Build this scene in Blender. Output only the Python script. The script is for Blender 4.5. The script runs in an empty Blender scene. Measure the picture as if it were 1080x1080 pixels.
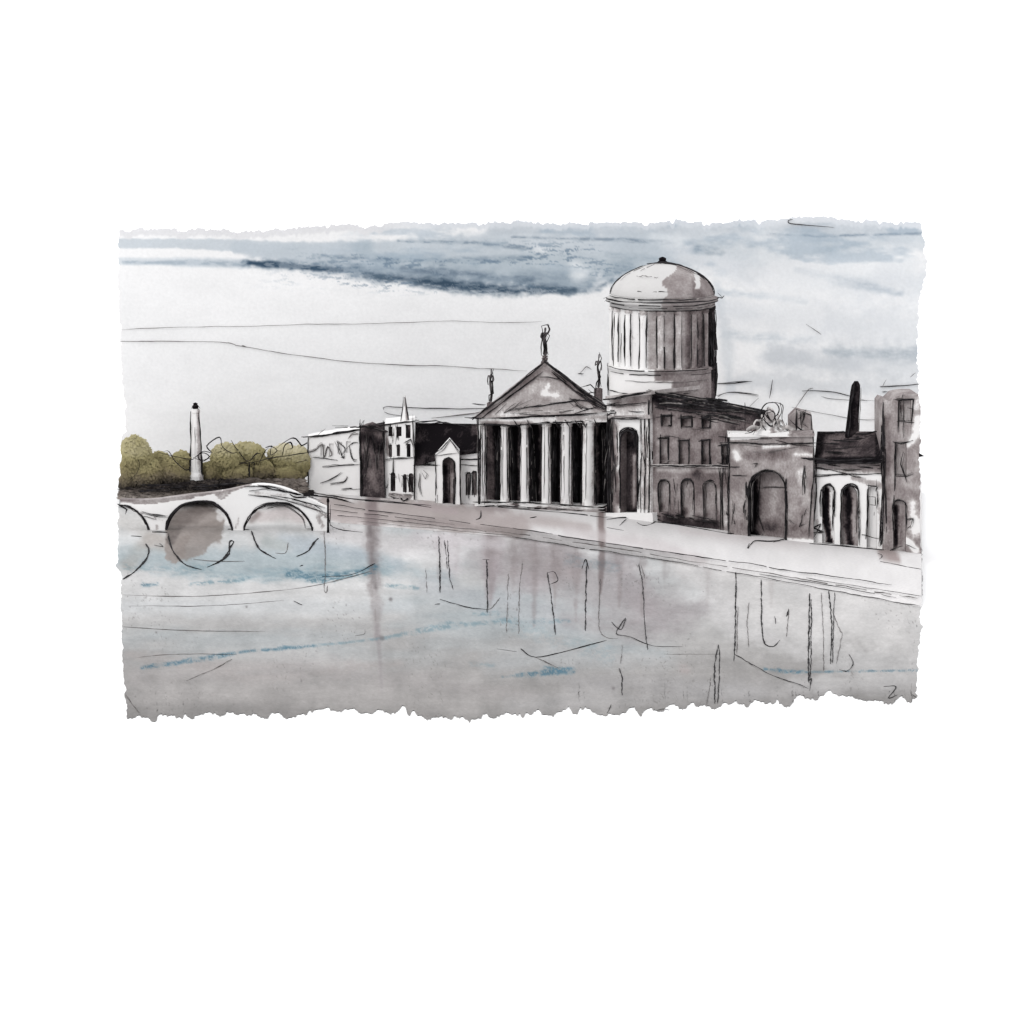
import bpy, bmesh, math, random
import numpy as np
from mathutils import Vector
from mathutils.geometry import tessellate_polygon
random.seed(7)
RNG = np.random.RandomState(11)
scn = bpy.context.scene
COL = scn.collection

# ------------------------------------------------------------------ camera geometry
FPX = 8000.0
PITCH = math.atan(1040 / FPX)
FW = Vector((0, math.cos(PITCH), -math.sin(PITCH)))
UP = Vector((0, math.sin(PITCH), math.cos(PITCH)))
def ray(px, py):
    return FW + Vector((1, 0, 0)) * ((px - 540) / FPX) + UP * (-(py - 540) / FPX)
CAM = -ray(540, 550).normalized() * 800
QZ = 1.0                                   # height of the quay above the water
def G(px, py, z=0.0):                      # survey helper: point of a level at height z
    r = ray(px, py); return CAM + r * ((z - CAM.z) / r.z)
def V(px, py, Y):                          # point of the upright plane at depth Y
    r = ray(px, py); return CAM + r * ((Y - CAM.y) / r.y)
def Zat(py, p):                            # height above p that is seen at row py
    return V(540, py, p.y).z

class Plane:                               # upright facade plane through two ground points
    def __init__(s, x0, y0, x1, y1, z=QZ):
        s.A = G(x0, y0, z); B = G(x1, y1, z)
        s.u = (B - s.A).normalized(); s.n = Vector((s.u.y, -s.u.x, 0)); s.z0 = z
    def p(s, px, py, off=0.0):
        r = ray(px, py); t = ((s.A - CAM).dot(s.n) + off) / r.dot(s.n)
        return CAM + r * t

# ------------------------------------------------------------------ noise and painting helpers
TAB = RNG.rand(16, 256, 256)
def vn(x, y, k=0):
    x = np.asarray(x, float); y = np.asarray(y, float)
    xi = np.floor(x).astype(int); yi = np.floor(y).astype(int)
    fx = x - xi; fy = y - yi; fx = fx*fx*(3-2*fx); fy = fy*fy*(3-2*fy)
    t = TAB[k % 16]; a = t[xi & 255, yi & 255]; b = t[(xi+1) & 255, yi & 255]
    c = t[xi & 255, (yi+1) & 255]; d = t[(xi+1) & 255, (yi+1) & 255]
    return (a*(1-fx)+b*fx)*(1-fy) + (c*(1-fx)+d*fx)*fy
def fbm(x, y, k=0, o=4):
    s = 0; a = .5; n = 0
    for i in range(o):
        s = s + a*vn(x*2**i+17*i, y*2**i+5*i, k+i); n += a; a *= .55
    return s/n
def sm(e0, e1, x):
    t = np.clip((x-e0)/(e1-e0), 0, 1); return t*t*(3-2*t)
def pdist(X, Y, pts, hws):                 # distance over half-width to a polyline
    best = np.full(X.shape, 1e9)
    if len(pts) == 1: pts = [pts[0], (pts[0][0]+.01, pts[0][1])]
    if not isinstance(hws, (list, tuple)): hws = [hws]*len(pts)
    if len(hws) < len(pts): hws = list(hws)+[hws[-1]]*(len(pts)-len(hws))
    for (a, b, h0, h1) in zip(pts[:-1], pts[1:], hws[:-1], hws[1:]):
        dx, dy = b[0]-a[0], b[1]-a[1]; L = dx*dx+dy*dy+1e-9
        t = np.clip(((X-a[0])*dx+(Y-a[1])*dy)/L, 0, 1)
        best = np.minimum(best, np.hypot(X-a[0]-t*dx, Y-a[1]-t*dy)/(h0+(h1-h0)*t))
    return best
def brush(X, Y, pts, hw, soft=.5, jit=.3, js=.06, k=3, grain=0., gs=(.25, .6)):
    d = pdist(X, Y, pts, hw) + (fbm(X*js, Y*js*1.6, k)-.5)*2*jit + (fbm(X*js*5, Y*js*7, k+1, 3)-.5)*1.1*jit
    a = 1-sm(1-soft, 1+.15*soft, d)
    if grain: a = a*(1-grain*sm(.42, .62, fbm(X*gs[0], Y*gs[1], k+2, 3)))
    return a
def wash(base, *ops):                      # -> function(px,py) giving darkness of ink, painted shade included, 0..1
    def fn(X, Y):
        w = np.full(X.shape, float(base))
        for (pts, hw, val, soft) in ops:
            a = brush(X, Y, pts, hw, min(1., soft*1.25), .35, .07, 5); w = w*(1-a)+val*a
        return w*(.78+.44*fbm(X*.045, Y*.05, 9, 4)) + .03*(fbm(X*.3, Y*.12, 11, 2)-.5)
    return fn
def lin(c):
    c = np.asarray(c, float)/255.; return np.where(c <= .04045, c/12.92, ((c+.055)/1.055)**2.4)

# ------------------------------------------------------------------ materials
def nt(m):
    m.use_nodes = True; t = m.node_tree; t.nodes.clear(); return t, t.nodes, t.links
def ramp_mat(name, stops, amp=.32, scale=.55, rough=1.0):
    m = bpy.data.materials.new(name); t, N, L = nt(m)
    out = N.new('ShaderNodeOutputMaterial'); b = N.new('ShaderNodeBsdfPrincipled')
    b.inputs['Roughness'].default_value = rough; b.inputs['Specular IOR Level'].default_value = .05
    at = N.new('ShaderNodeAttribute'); at.attribute_name = 'wash'
    tc = N.new('ShaderNodeTexCoord')
    n1 = N.new('ShaderNodeTexNoise'); n1.inputs['Scale'].default_value = scale; n1.inputs['Detail'].default_value = 5
    n2 = N.new('ShaderNodeTexNoise'); n2.inputs['Scale'].default_value = 4.5; n2.inputs['Detail'].default_value = 4
    for n in (n1, n2): L.new(tc.outputs['Object'], n.inputs['Vector'])
    def math_(op, a, bb):
        q = N.new('ShaderNodeMath'); q.operation = op
        for i, z in enumerate((a, bb)):
            if isinstance(z, (int, float)): q.inputs[i].default_value = z
            else: L.new(z, q.inputs[i])
        return q.outputs[0]
    s1 = math_('MULTIPLY', math_('SUBTRACT', n1.outputs[0], .5), amp*2)
    s2 = math_('MULTIPLY', math_('SUBTRACT', n2.outputs[0], .5), .34)
    x = math_('ADD', at.outputs['Fac'], math_('MULTIPLY', math_('ADD', s1, s2), math_('ADD', math_('MULTIPLY', at.outputs['Fac'], 1.0), .35)))
    r = N.new('ShaderNodeValToRGB'); e = r.color_ramp.elements
    while len(e) > 1: e.remove(e[-1])
    e[0].position = stops[0][0]; e[0].color = (*stops[0][1], 1)
    for p, c in stops[1:]:
        q = e.new(p); q.color = (*c, 1)
    L.new(x, r.inputs[0]); L.new(r.outputs[0], b.inputs['Base Color']); L.new(b.outputs[0], out.inputs[0])
    return m
INKWASH = ramp_mat('ink_wash_on_paper', [(0, (.73, .722, .717)), (.16, (.68, .67, .665)), (.215, (.47, .445, .44)), (.27, (.36, .335, .33)), (.37, (.245, .218, .216)),
                   (.52, (.135, .112, .112)), (.72, (.042, .034, .036)), (.95, (.005, .004, .005))])
OLIVE = ramp_mat('olive_wash', [(0, (.42, .385, .27)), (.08, (.35, .318, .20)), (.2, (.255, .228, .118)), (.36, (.185, .158, .085)), (.52, (.135, .112, .075)), (.7, (.055, .046, .038)), (1, (.012, .01, .01))], amp=.26)
DOMEW = ramp_mat('dome_wash', [(0, (.50, .494, .49)), (.17, (.46, .452, .448)), (.23, (.31, .287, .283)), (.36, (.22, .195, .193)), (.55, (.12, .10, .10)), (.75, (.04, .033, .035)), (.97, (.006, .005, .006))])
BROWN = ramp_mat('umber_wash', [(0, (.42, .40, .38)), (.3, (.24, .21, .19)), (.6, (.10, .085, .075)), (.85, (.02, .017, .017)), (1, (.006, .005, .005))])
def ink_mat(name, c, v=.6):
    m = bpy.data.materials.new(name); t, N, L = nt(m)
    out = N.new('ShaderNodeOutputMaterial'); b = N.new('ShaderNodeBsdfPrincipled')
    b.inputs['Roughness'].default_value = .9; b.inputs['Specular IOR Level'].default_value = .1
    tc = N.new('ShaderNodeTexCoord'); n = N.new('ShaderNodeTexNoise'); n.inputs['Scale'].default_value = 1.3
    L.new(tc.outputs['Object'], n.inputs['Vector'])
    r = N.new('ShaderNodeValToRGB'); r.color_ramp.elements[0].color = (c[0]*(1-v), c[1]*(1-v), c[2]*(1-v), 1)
    r.color_ramp.elements[1].color = (c[0]*(1+3*v), c[1]*(1+3*v), c[2]*(1+3*v), 1)
    r.color_ramp.elements[0].position = .35; r.color_ramp.elements[1].position = .8
    L.new(n.outputs[0], r.inputs[0]); L.new(r.outputs[0], b.inputs['Base Color']); L.new(b.outputs[0], out.inputs[0])
    return m
STONE = ink_mat('inked_statue', (.05, .045, .046), .7); PALE = ink_mat('inked_stone', (.28, .265, .26), .45)
INK = ink_mat('black_ink', (.012, .011, .012)); PENCIL = ink_mat('thin_grey_ink', (.10, .092, .09), .4)
def sheet_mat(name, gloss=0.0, gr=.04):
    m = bpy.data.materials.new(name); t, N, L = nt(m)
    out = N.new('ShaderNodeOutputMaterial'); b = N.new('ShaderNodeBsdfPrincipled')
    b.inputs['Roughness'].default_value = 1; b.inputs['Specular IOR Level'].default_value = 0
    at = N.new('ShaderNodeAttribute'); at.attribute_name = 'col'
    tc = N.new('ShaderNodeTexCoord'); n = N.new('ShaderNodeTexNoise'); n.inputs['Scale'].default_value = 3.0; n.inputs['Detail'].default_value = 4
    L.new(tc.outputs['Object'], n.inputs['Vector'])
    mr = N.new('ShaderNodeMapRange'); mr.inputs[1].default_value = .3; mr.inputs[2].default_value = .7; mr.inputs[3].default_value = 1-gr; mr.inputs[4].default_value = 1+gr
    L.new(n.outputs[0], mr.inputs[0])
    mx = N.new('ShaderNodeMix'); mx.data_type = 'RGBA'; mx.blend_type = 'MULTIPLY'; mx.inputs[0].default_value = 1
    L.new(at.outputs['Color'], mx.inputs[6]); L.new(mr.outputs[0], mx.inputs[7]); L.new(mx.outputs[2], b.inputs['Base Color'])
    if gloss:
        g = N.new('ShaderNodeBsdfGlossy'); g.inputs['Roughness'].default_value = .3
        ms = N.new('ShaderNodeMixShader'); ms.inputs[0].default_value = gloss
        L.new(b.outputs[0], ms.inputs[1]); L.new(g.outputs[0], ms.inputs[2]); L.new(ms.outputs[0], out.inputs[0])
    else: L.new(b.outputs[0], out.inputs[0])
    return m
SKYM = sheet_mat('sky_wash', 0, .028); RIVM = sheet_mat('river_wash', .08, .08); QUAYM = sheet_mat('quay_wash', 0, .06)

# ------------------------------------------------------------------ mesh builder
def tag(o, label=None, cat=None, group=None, kind=None):
    if label: o['label'] = label
    if cat: o['category'] = cat
    if group: o['group'] = group
    if kind: o['kind'] = kind
    return o
def thing(name, label, cat, loc, group=None):
    o = bpy.data.objects.new(name, None); COL.objects.link(o); o.location = loc; o.empty_display_size = .5
    return tag(o, label, cat, group)
def worldloc(o):
    l = Vector(o.location)
    while o.parent: o = o.parent; l = l + Vector(o.location)
    return l
class MB:
    def __init__(s): s.v = []; s.f = []; s.m = []; s.w = []
    def add(s, vs, fs, w=0., mi=0):
        b = len(s.v); s.v += [Vector(q) for q in vs]
        s.w += list(w) if hasattr(w, '__len__') else [w]*len(vs)
        for q in fs: s.f.append(tuple(b+i for i in q)); s.m.append(mi)
    def build(s, name, mat=None, parent=None, smooth=False, origin=None, extra=None):
        o = Vector(origin) if origin is not None else (worldloc(parent) if parent else Vector((0, 0, 0)))
        me = bpy.data.meshes.new(name); me.from_pydata([tuple(q-o) for q in s.v], [], s.f)
        for q in [mat or INKWASH, INK, PENCIL]+([extra] if extra else []): me.materials.append(q)
        me.polygons.foreach_set('material_index', s.m)
        if smooth: me.polygons.foreach_set('use_smooth', [i == 0 for i in s.m])
        a = me.attributes.new('wash', 'FLOAT', 'POINT'); a.data.foreach_set('value', np.array(s.w, dtype=np.float32))
        me.update(); ob = bpy.data.objects.new(name, me); COL.objects.link(ob)
        if parent: ob.parent = parent
        else: ob.location = o
        return ob
    # a pen stroke: a thin tube of varying thickness
    def ink(s, pts, w=1.3, wob=.5, mi=1, taper=True, step=.3, dry=.0):
        pts = [Vector(q) for q in pts]; P = []
        for a, b in zip(pts[:-1], pts[1:]):
            n = max(1, int((b-a).length/step))
            for i in range(n): P.append(a.lerp(b, i/n))
        P.append(pts[-1]); n = len(P)
        if n < 2: return
        s1, s2, s3 = (random.random()*200 for _ in range(3))
        i = np.arange(n)
        wx = (fbm(i*.11+s1, i*0+s2, 1)-.5)*wob*.34+(vn(i*.6+s3, i*0+s1, 5)-.5)*.05; wz = (fbm(i*.11+s2, i*0+s3, 2)-.5)*wob*.34+(vn(i*.6+s1, i*0+s2, 6)-.5)*.05
        rr = (.25+1.5*fbm(i*.22+s3, i*0+s1, 3, 3)**1.3)*w*.05
        if taper:
            k = min(4, n//2)
            for j in range(k): rr[j] *= .45+.55*j/k; rr[n-1-j] *= .35+.65*j/k
        vs = []; fs = []
        for j in range(n):
            d = (P[min(j+1, n-1)]-P[max(j-1, 0)])
            if d.length < 1e-6: d = Vector((0, 0, 1))
            d.normalize(); e1 = d.cross(Vector((0, 1, .12)));
            if e1.length < 1e-3: e1 = d.cross(Vector((1, 0, 0)))
            e1.normalize(); e2 = d.cross(e1); c = P[j]+Vector((wx[j], 0, wz[j]))
            for q in range(4):
                an = q*math.pi/2; vs.append(c+(e1*math.cos(an)+e2*math.sin(an))*rr[j])
        for j in range(n-1):
            if dry and vn(j*.35+s1, s2, 4) < dry: continue
            for q in range(4): fs.append((j*4+q, j*4+(q+1) % 4, j*4+4+(q+1) % 4, j*4+4+q))
        s.add(vs, fs, 1., mi)
    def box(s, c, u, n, du, dn, dz, w=0.):             # oriented box, c = centre of the bottom
        z = Vector((0, 0, 1)); vs = []
        for k in (0, 1):
            for a, b in ((-1, -1), (1, -1), (1, 1), (-1, 1)): vs.append(c+u*(a*du/2)+n*(b*dn/2)+z*(k*dz))
        s.add(vs, [(0, 3, 2, 1), (4, 5, 6, 7), (0, 1, 5, 4), (1, 2, 6, 5), (2, 3, 7, 6), (3, 0, 4, 7)], w)
    def lathe(s, c, prof, n=24, w=None, a0=0, sx=1., wfn=None):   # prof = [(r,z)]
        vs = []; ws = []; fs = []
        for r, z in prof:
            for i in range(n):
                a = a0+2*math.pi*i/n; vs.append(Vector((c.x+r*math.cos(a)*sx, c.y+r*math.sin(a), z)))
                ws.append(wfn(a, r, z) if wfn else (w or 0.))
        for k in range(len(prof)-1):
            for i in range(n): fs.append((k*n+i, k*n+(i+1) % n, (k+1)*n+(i+1) % n, (k+1)*n+i))
        fs.append(tuple(range(n))[::-1]); fs.append(tuple((len(prof)-1)*n+i for i in range(n)))
        s.add(vs, fs, ws)
    # wall panel in facade plane, with openings and thickness
    def panel(s, pl, outer, holes=(), off=0., depth=3., hole_depth=.5, wfn=None, cell=2.5, back=None, hole_w=.55, cap=True, side_w=None):
        back = back if back is not None else -pl.n
        loops = [[Vector((x, y, 0)) for x, y in outer]]+[[Vector((x, y, 0)) for x, y in h] for h in holes]
        tris = tessellate_polygon(loops); flat = [q for l in loops for q in l]
        bm = bmesh.new(); bv = [bm.verts.new(q) for q in flat]
        for t in tris:
            try: bm.faces.new([bv[i] for i in t])
            except ValueError: pass
        xs = [q.x for q in loops[0]]; ys = [q.y for q in loops[0]]
        for lo, hi, ax in ((min(xs), max(xs), 0), (min(ys), max(ys), 1)):
            n = int((hi-lo)/cell)
            for i in range(1, n+1):
                co = [0, 0, 0]; no = [0, 0, 0]; co[ax] = lo+(hi-lo)*i/(n+1)+.0137; no[ax] = 1
                bmesh.ops.bisect_plane(bm, geom=bm.verts[:]+bm.edges[:]+bm.faces[:], plane_co=co, plane_no=no, dist=1e-5)
        bm.verts.index_update()
        X = np.array([v.co.x for v in bm.verts]); Y = np.array([v.co.y for v in bm.verts])
        W = wfn(X, Y) if wfn else np.zeros(len(X))
        front = [pl.p(x, y, off) for x, y in zip(X, Y)]
        s.add(front, [tuple(v.index for v in f.verts) for f in bm.faces], W)
        if cap:
            s.add([q+back*depth for q in front], [tuple(v.index for v in f.verts) for f in bm.faces], W)
        def segd(m, lp):
            b = 1e9
            for a, c in zip(lp, lp[1:]+lp[:1]):
                ab = c-a; t = max(0, min(1, (m-a).dot(ab)/max(ab.length_squared, 1e-9))); b = min(b, (m-a-ab*t).length)
            return b
        for e in bm.edges:
            if len(e.link_faces) != 1: continue
            m = (e.verts[0].co+e.verts[1].co)/2; dh = min([segd(m, l) for l in loops[1:]], default=1e9)
            hole = dh < segd(m, loops[0]); d = hole_depth if hole else depth
            a, b = front[e.verts[0].index], front[e.verts[1].index]
            wa = hole_w if hole else (side_w if side_w is not None else float(W[e.verts[0].index]))
            s.add([a, b, b+back*d, a+back*d], [(0, 1, 2, 3)], wa)
        bm.free()
    def pen(s, pl, pts, w=1.3, off=.05, wob=.5, mi=1, dry=0., n=1, jit=.8):
        def go(q, ww, m, d): s.ink([pl.p(x, y, off) for x, y in q], ww, wob*2.0, m, dry=d)
        def over(q, o):                                # let the stroke run past its ends a little
            (x0, y0), (x1, y1) = q[0], q[1]; (x2, y2), (x3, y3) = q[-2], q[-1]
            l0 = math.hypot(x1-x0, y1-y0)+1e-6; l1 = math.hypot(x3-x2, y3-y2)+1e-6
            return [(x0+(x0-x1)/l0*o, y0+(y0-y1)/l0*o)]+list(q[1:-1])+[(x3+(x3-x2)/l1*o, y3+(y3-y2)/l1*o)]
        go(over(list(pts), random.uniform(0, 2.2)) if len(pts) < 6 else pts, w*1.05, mi, max(dry, .08))
        for k in range(n+1):
            if k == n and random.random() < .4: continue
            dx, dy = random.uniform(-1, 1)*jit, random.uniform(-1, 1)*jit
            q = [(x+dx+random.uniform(-jit, jit)*.7, y+dy+random.uniform(-jit, jit)*.7) for x, y in pts]
            if len(q) < 6: q = over(q, random.uniform(-2, 4))
            go(q, w*random.uniform(.35, .65), mi if random.random() < .75 else 2, .18)
    def hatch(s, pl, x0, y0, x1, y1, n, w=.9, off=.05, ang=90, ln=18, mi=1):   # loose pen hatching
        for _ in range(n):
            x, y = random.uniform(x0, x1), random.uniform(y0, y1); a = math.radians(ang+random.gauss(0, 5)); l = ln*random.uniform(.5, 1.3)
            s.ink([pl.p(x, y, off), pl.p(x+math.cos(a)*l/2+random.uniform(-.8, .8), min(y1+3, y+math.sin(a)*l/2), off), pl.p(x+math.cos(a)*l, min(y1+3, y+math.sin(a)*l), off)], w*random.uniform(.5, 1.5), 1.2, mi if random.random() < .7 else 2, dry=.25)
def arch(x0, x1, ytop, ybot, n=10, spring=None):      # arched opening, pixel outline
    r = (x1-x0)/2; c = (x0+x1)/2; spring = spring or ytop+r
    return [(x0, ybot), (x0, spring)]+[(c-r*math.cos(math.pi*i/n), spring-(spring-ytop)*math.sin(math.pi*i/n)) for i in range(1, n)]+[(x1, spring), (x1, ybot)]
def rect(x0, y0, x1, y1, sk=0.):
    return [(x0, y0), (x1, y0+sk), (x1, y1+sk), (x0, y1)]
def smooth_line(pts, n=6):                            # Catmull-Rom
    P = [pts[0]]+list(pts)+[pts[-1]]; out = []
    for i in range(1, len(P)-2):
        p0, p1, p2, p3 = [np.array(q, float) for q in P[i-1:i+3]]
        for k in range(n):
            t = k/n; out.append(tuple(.5*((2*p1)+(-p0+p2)*t+(2*p0-5*p1+4*p2-p3)*t*t+(-p0+3*p1-3*p2+p3)*t**3)))
    out.append(tuple(pts[-1])); return out

# ------------------------------------------------------------------ torn paper edges
def keyed(keys, amp, k, sc=.12, step=0.):
    xs = [q[0] for q in keys]; ys = [q[1] for q in keys]
    def fn(t):
        t = np.asarray(t, float); b = np.interp(t, xs, ys)
        n = (fbm(t*sc, t*0+3.3, k, 5)-.5)*2*amp + (fbm(t*.4, t*0+7.7, k+2, 3)-.5)*amp*1.8 + (sm(.62, .75, vn(t*.11, t*0+1.7, k+3))-.2)*amp*.9
        if step: n = n+step*(np.floor(fbm(t*.09, t*0+9.1, k+1, 4)*14)/14-.5)
        return b+n
    return fn
TOP = keyed([(120, 243), (160, 241), (240, 243), (300, 242), (330, 239), (360, 236), (400, 239), (425, 233), (450, 236), (540, 234), (580, 236), (640, 235), (700, 235), (715, 232), (750, 236), (800, 233), (840, 230), (870, 229), (910, 233), (976, 235)], 2.6, 1, .10)
LEFT = keyed([(230, 126), (300, 124.5), (350, 127), (400, 129), (420, 131), (455, 133), (462, 128), (480, 127), (510, 124.5), (528, 125), (590, 124), (597, 123), (603, 128), (640, 128), (700, 130), (760, 134)], 1.5, 4, .12)
RIGHT = keyed([(225, 973), (265, 974), (275, 978.5), (290, 977), (300, 972), (330, 968), (400, 967), (425, 971), (480, 970.5), (560, 972), (600, 972), (654, 970), (661, 973), (668, 970), (700, 968), (745, 966)], 1.8, 7, .12)
BOT = keyed([(128, 757), (180, 756), (215, 752), (240, 750), (290, 757), (320, 755), (340, 748), (360, 751), (385, 753), (400, 747), (430, 750), (470, 757), (500, 754), (520, 757), (540, 752), (580, 755), (600, 750), (640, 757), (665, 752), (690, 747), (740, 746), (800, 742), (870, 736), (895, 732), (920, 735), (935, 740), (972, 740)], 3.2, 9, .16, 16.)

def sheet(name, mat, ptfn, xs_n, ys_n, top, bot, colfn, inkmb, label, left=LEFT, right=RIGHT):
    s = np.linspace(0, 1, xs_n); t = np.linspace(0, 1, ys_n); S, T = np.meshgrid(s, t)
    px0 = 126+S*846
    py = top(px0)*(1-T)+bot(px0)*T
    px = left(py)*(1-S)+right(py)*S
    X = px.ravel(); Y = py.ravel()
    C = colfn(X, Y)
    pts = [ptfn(a, b) for a, b in zip(X, Y)]
    fs = []
    for j in range(ys_n-1):
        for i in range(xs_n-1):
            a = j*xs_n+i; fs.append((a, a+1, a+xs_n+1, a+xs_n))
    b = len(pts); vs = [tuple(q) for q in pts]+[tuple(q) for q in inkmb.v]
    mi = [0]*len(fs)+inkmb.m; fs += [tuple(b+i for i in q) for q in inkmb.f]
    me = bpy.data.meshes.new(name); me.from_pydata(vs, [], fs)
    for q in (mat, INK, PENCIL, BLUEP): me.materials.append(q)
    me.polygons.foreach_set('material_index', mi)
    a = me.attributes.new('col', 'FLOAT_COLOR', 'POINT')
    full = np.ones((len(vs), 4), np.float32); full[:b, :3] = C; a.data.foreach_set('color', full.ravel())
    me.update(); o = bpy.data.objects.new(name, me); COL.objects.link(o)
    return tag(o, label, None, None, 'structure')
BLUEP = ink_mat('blue_pastel', (.06, .16, .25), .3)
KS, KR, KQ = 1.10, 1.50, 1.36            # light each sheet receives
def mixc(C, a, col): return C*(1-a[:, None])+np.array(col, float)*a[:, None]

# ------------------------------------------------------------------ ground
gm = bpy.data.materials.new('white_ground'); t_, N_, L_ = nt(gm)
o_ = N_.new('ShaderNodeOutputMaterial'); b_ = N_.new('ShaderNodeBsdfPrincipled'); b_.inputs['Roughness'].default_value = 1; b_.inputs['Specular IOR Level'].default_value = 0
n_ = N_.new('ShaderNodeTexNoise'); r_ = N_.new('ShaderNodeValToRGB'); r_.color_ramp.elements[0].color = (.93, .93, .93, 1); r_.color_ramp.elements[1].color = (.95, .95, .95, 1)
L_.new(n_.outputs[0], r_.inputs[0]); L_.new(r_.outputs[0], b_.inputs['Base Color']); L_.new(b_.outputs[0], o_.inputs[0])
me = bpy.data.meshes.new('ground'); me.from_pydata([(-4000, -3000, -.05), (4000, -3000, -.05), (4000, 9000, -.05), (-4000, 9000, -.05)], [], [(0, 1, 2, 3)])
me.materials.append(gm); g = bpy.data.objects.new('ground', me); COL.objects.link(g); tag(g, 'plain white ground all around the torn sheet', None, None, 'structure')

# ------------------------------------------------------------------ sky backdrop
YS = G(540, 508).y
def sky_col(X, Y):
    C = np.tile(np.array([230., 229., 229.]), (len(X), 1))
    C -= (6*sm(380, 500, Y)*sm(450, 130, X))[:, None]*np.array([1, 1.2, 1.4])
    C += ((fbm(X*.012, Y*.02, 2)-.5)*7)[:, None]
    def B(pts, hw, col, op, soft=.6, jit=.3, grain=0., gs=(.12, .5), js=.03, k=3):
        nonlocal C; C = mixc(C, brush(X, Y, pts, hw, soft, jit, js, k, grain, gs)*op, col)
    pale = (192, 200, 207); mid = (152, 168, 181); deep = (66, 90, 112)
    B([(120, 256), (200, 257), (300, 262), (380, 266)], [6, 6, 9, 12], (186, 195, 203), .9, .3)
    B([(120, 276), (180, 276), (260, 278)], [4, 6, 7], (196, 204, 211), .8, .5)
    B([(250, 262), (320, 268), (420, 274), (540, 280)], [8, 15, 22, 28], (182, 192, 201), .95, .45)
    B([(380, 262), (460, 274), (560, 280), (640, 276), (720, 262)], [10, 24, 30, 30, 22], (170, 183, 193), .9, .6, .35)
    B([(400, 262), (560, 254), (760, 258), (985, 252)], [10, 18, 22, 16], (186, 195, 203), .9, .6, .4)
    B([(520, 242), (760, 242), (900, 240), (985, 240)], [8, 9, 10, 9], (178, 187, 196), .75, .6)
    B([(650, 258), (720, 262), (790, 272)], [16, 20, 16], (176, 187, 197), .75, .95)
    B([(590, 304), (630, 296), (662, 280)], [10, 13, 11], (140, 158, 173), .8, .9, .5, .3)
    B([(600, 309), (630, 304), (645, 296)], [6, 6, 4], (80, 104, 126), .65, .9, .5, .5)
    B([(540, 250), (660, 253), (760, 258)], [2, 3, 3], (84, 106, 128), .55, .9, .5, .7)
    B([(420, 254), (500, 256), (560, 262)], [2, 3, 3], (100, 122, 142), .7, .9, .5, .65)
    B([(330, 270), (450, 276), (560, 272)], [3, 4, 4], (120, 140, 158), .6, .9, .5, .65)
    B([(640, 268), (700, 274), (735, 284)], [4, 6, 4], (140, 158, 172), .5, .95, .5, .5)
    B([(720, 262), (800, 280), (890, 292), (985, 300)], [24, 34, 38, 36], (203, 207, 212), .9, .95, .35)
    B([(740, 258), (810, 266), (890, 262)], [12, 16, 12], (176, 187, 196), .7, .95, .4, .2)
    B([(810, 247), (860, 249), (975, 246)], [2, 2.5, 2], (96, 118, 140), .6, .9, .5, .6)
    B([(735, 262), (760, 266)], [5, 5], (110, 130, 148), .6, .9, .5, .5)
    B([(840, 284), (900, 298), (950, 310)], [5, 8, 5], (158, 172, 186), .6, .95, .5, .45)
    B([(130, 277), (200, 277), (262, 278)], [2, 4, 5], (140, 158, 174), .7, .8, .4, .5)
    B([(258, 277), (330, 281), (400, 290)], [6, 10, 10], (112, 133, 152), .8, .8, .5, .45)
    B([(375, 285), (470, 294), (560, 299), (620, 298)], [12, 16, 18, 13], (132, 150, 166), .85, .9, .4, .3)
    B([(385, 290), (450, 298), (540, 306), (605, 307)], [5, 8, 9, 6], (64, 87, 109), .9, .8, .5, .5, (.1, .6))
    B([(425, 284), (500, 290), (560, 296)], [5, 6, 5], (86, 108, 130), .65, .9, .5, .6, (.1, .6))
    B([(262, 277), (300, 280), (360, 285)], [3, 5, 3], (40, 66, 92), .9, .8, .5, .45)
    B([(420, 294), (480, 300), (545, 307)], [2, 3.5, 4], (44, 68, 92), .7, .9, .5, .5, (.1, .6))
    B([(612, 288), (606, 280)], [16, 10], (216, 220, 223), .9, .95, .4)
    B([(690, 250), (720, 254)], [9], (212, 217, 221), .6, .95, .4)
    B([(880, 276), (915, 272), (960, 276)], [14, 20, 20], (216, 219, 222), .7, .95, .5)
    B([(760, 325), (860, 340), (985, 356)], [22, 34, 40], (208, 211, 215), .9, .95, .35)
    B([(765, 352), (810, 357), (860, 358)], [8, 10, 7], (172, 183, 193), .6, .95, .5, .4)
    B([(820, 376), (900, 384), (985, 388)], [20, 30, 34], (186, 191, 197), .85, .95, .4)
    B([(870, 370), (940, 374), (985, 372)], [7, 11, 11], (150, 163, 174), .6, .95, .5, .35)
    B([(780, 400), (880, 408), (985, 410)], [12, 16, 16], (198, 201, 205), .7, .95, .5)
    B([(756, 300), (766, 360), (770, 410)], [7, 10, 8], (198, 203, 208), .7, .95, .4)
    B([(758, 308), (800, 312), (850, 318)], [5, 6, 5], (180, 191, 201), .6, .95, .4, .4)
    C = C*.72+(C.mean(1, keepdims=True)+np.array([-2., .5, 2.]))*.28
    C = mixc(C, sm(.42, .68, fbm(X*.018, Y*.03, 6, 5))*sm(690, 800, X)*sm(430, 380, Y)*.55, (224, 225, 226))
    C = mixc(C, sm(.5, .7, fbm(X*.02, Y*.07, 9, 5))*sm(320, 420, X)*sm(300, 270, Y)*.45, (140, 157, 172)); gr_ = sm(.56, .66, fbm(X*.12, Y*.7, 13, 3))*sm(.45, .6, fbm(X*.012, Y*.08, 4, 3))*sm(240, 420, X)*sm(700, 600, X)*sm(312, 296, Y-(X-300)*.02)*sm(250, 262, Y); C = mixc(C, gr_*.55, (84, 106, 126))
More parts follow.
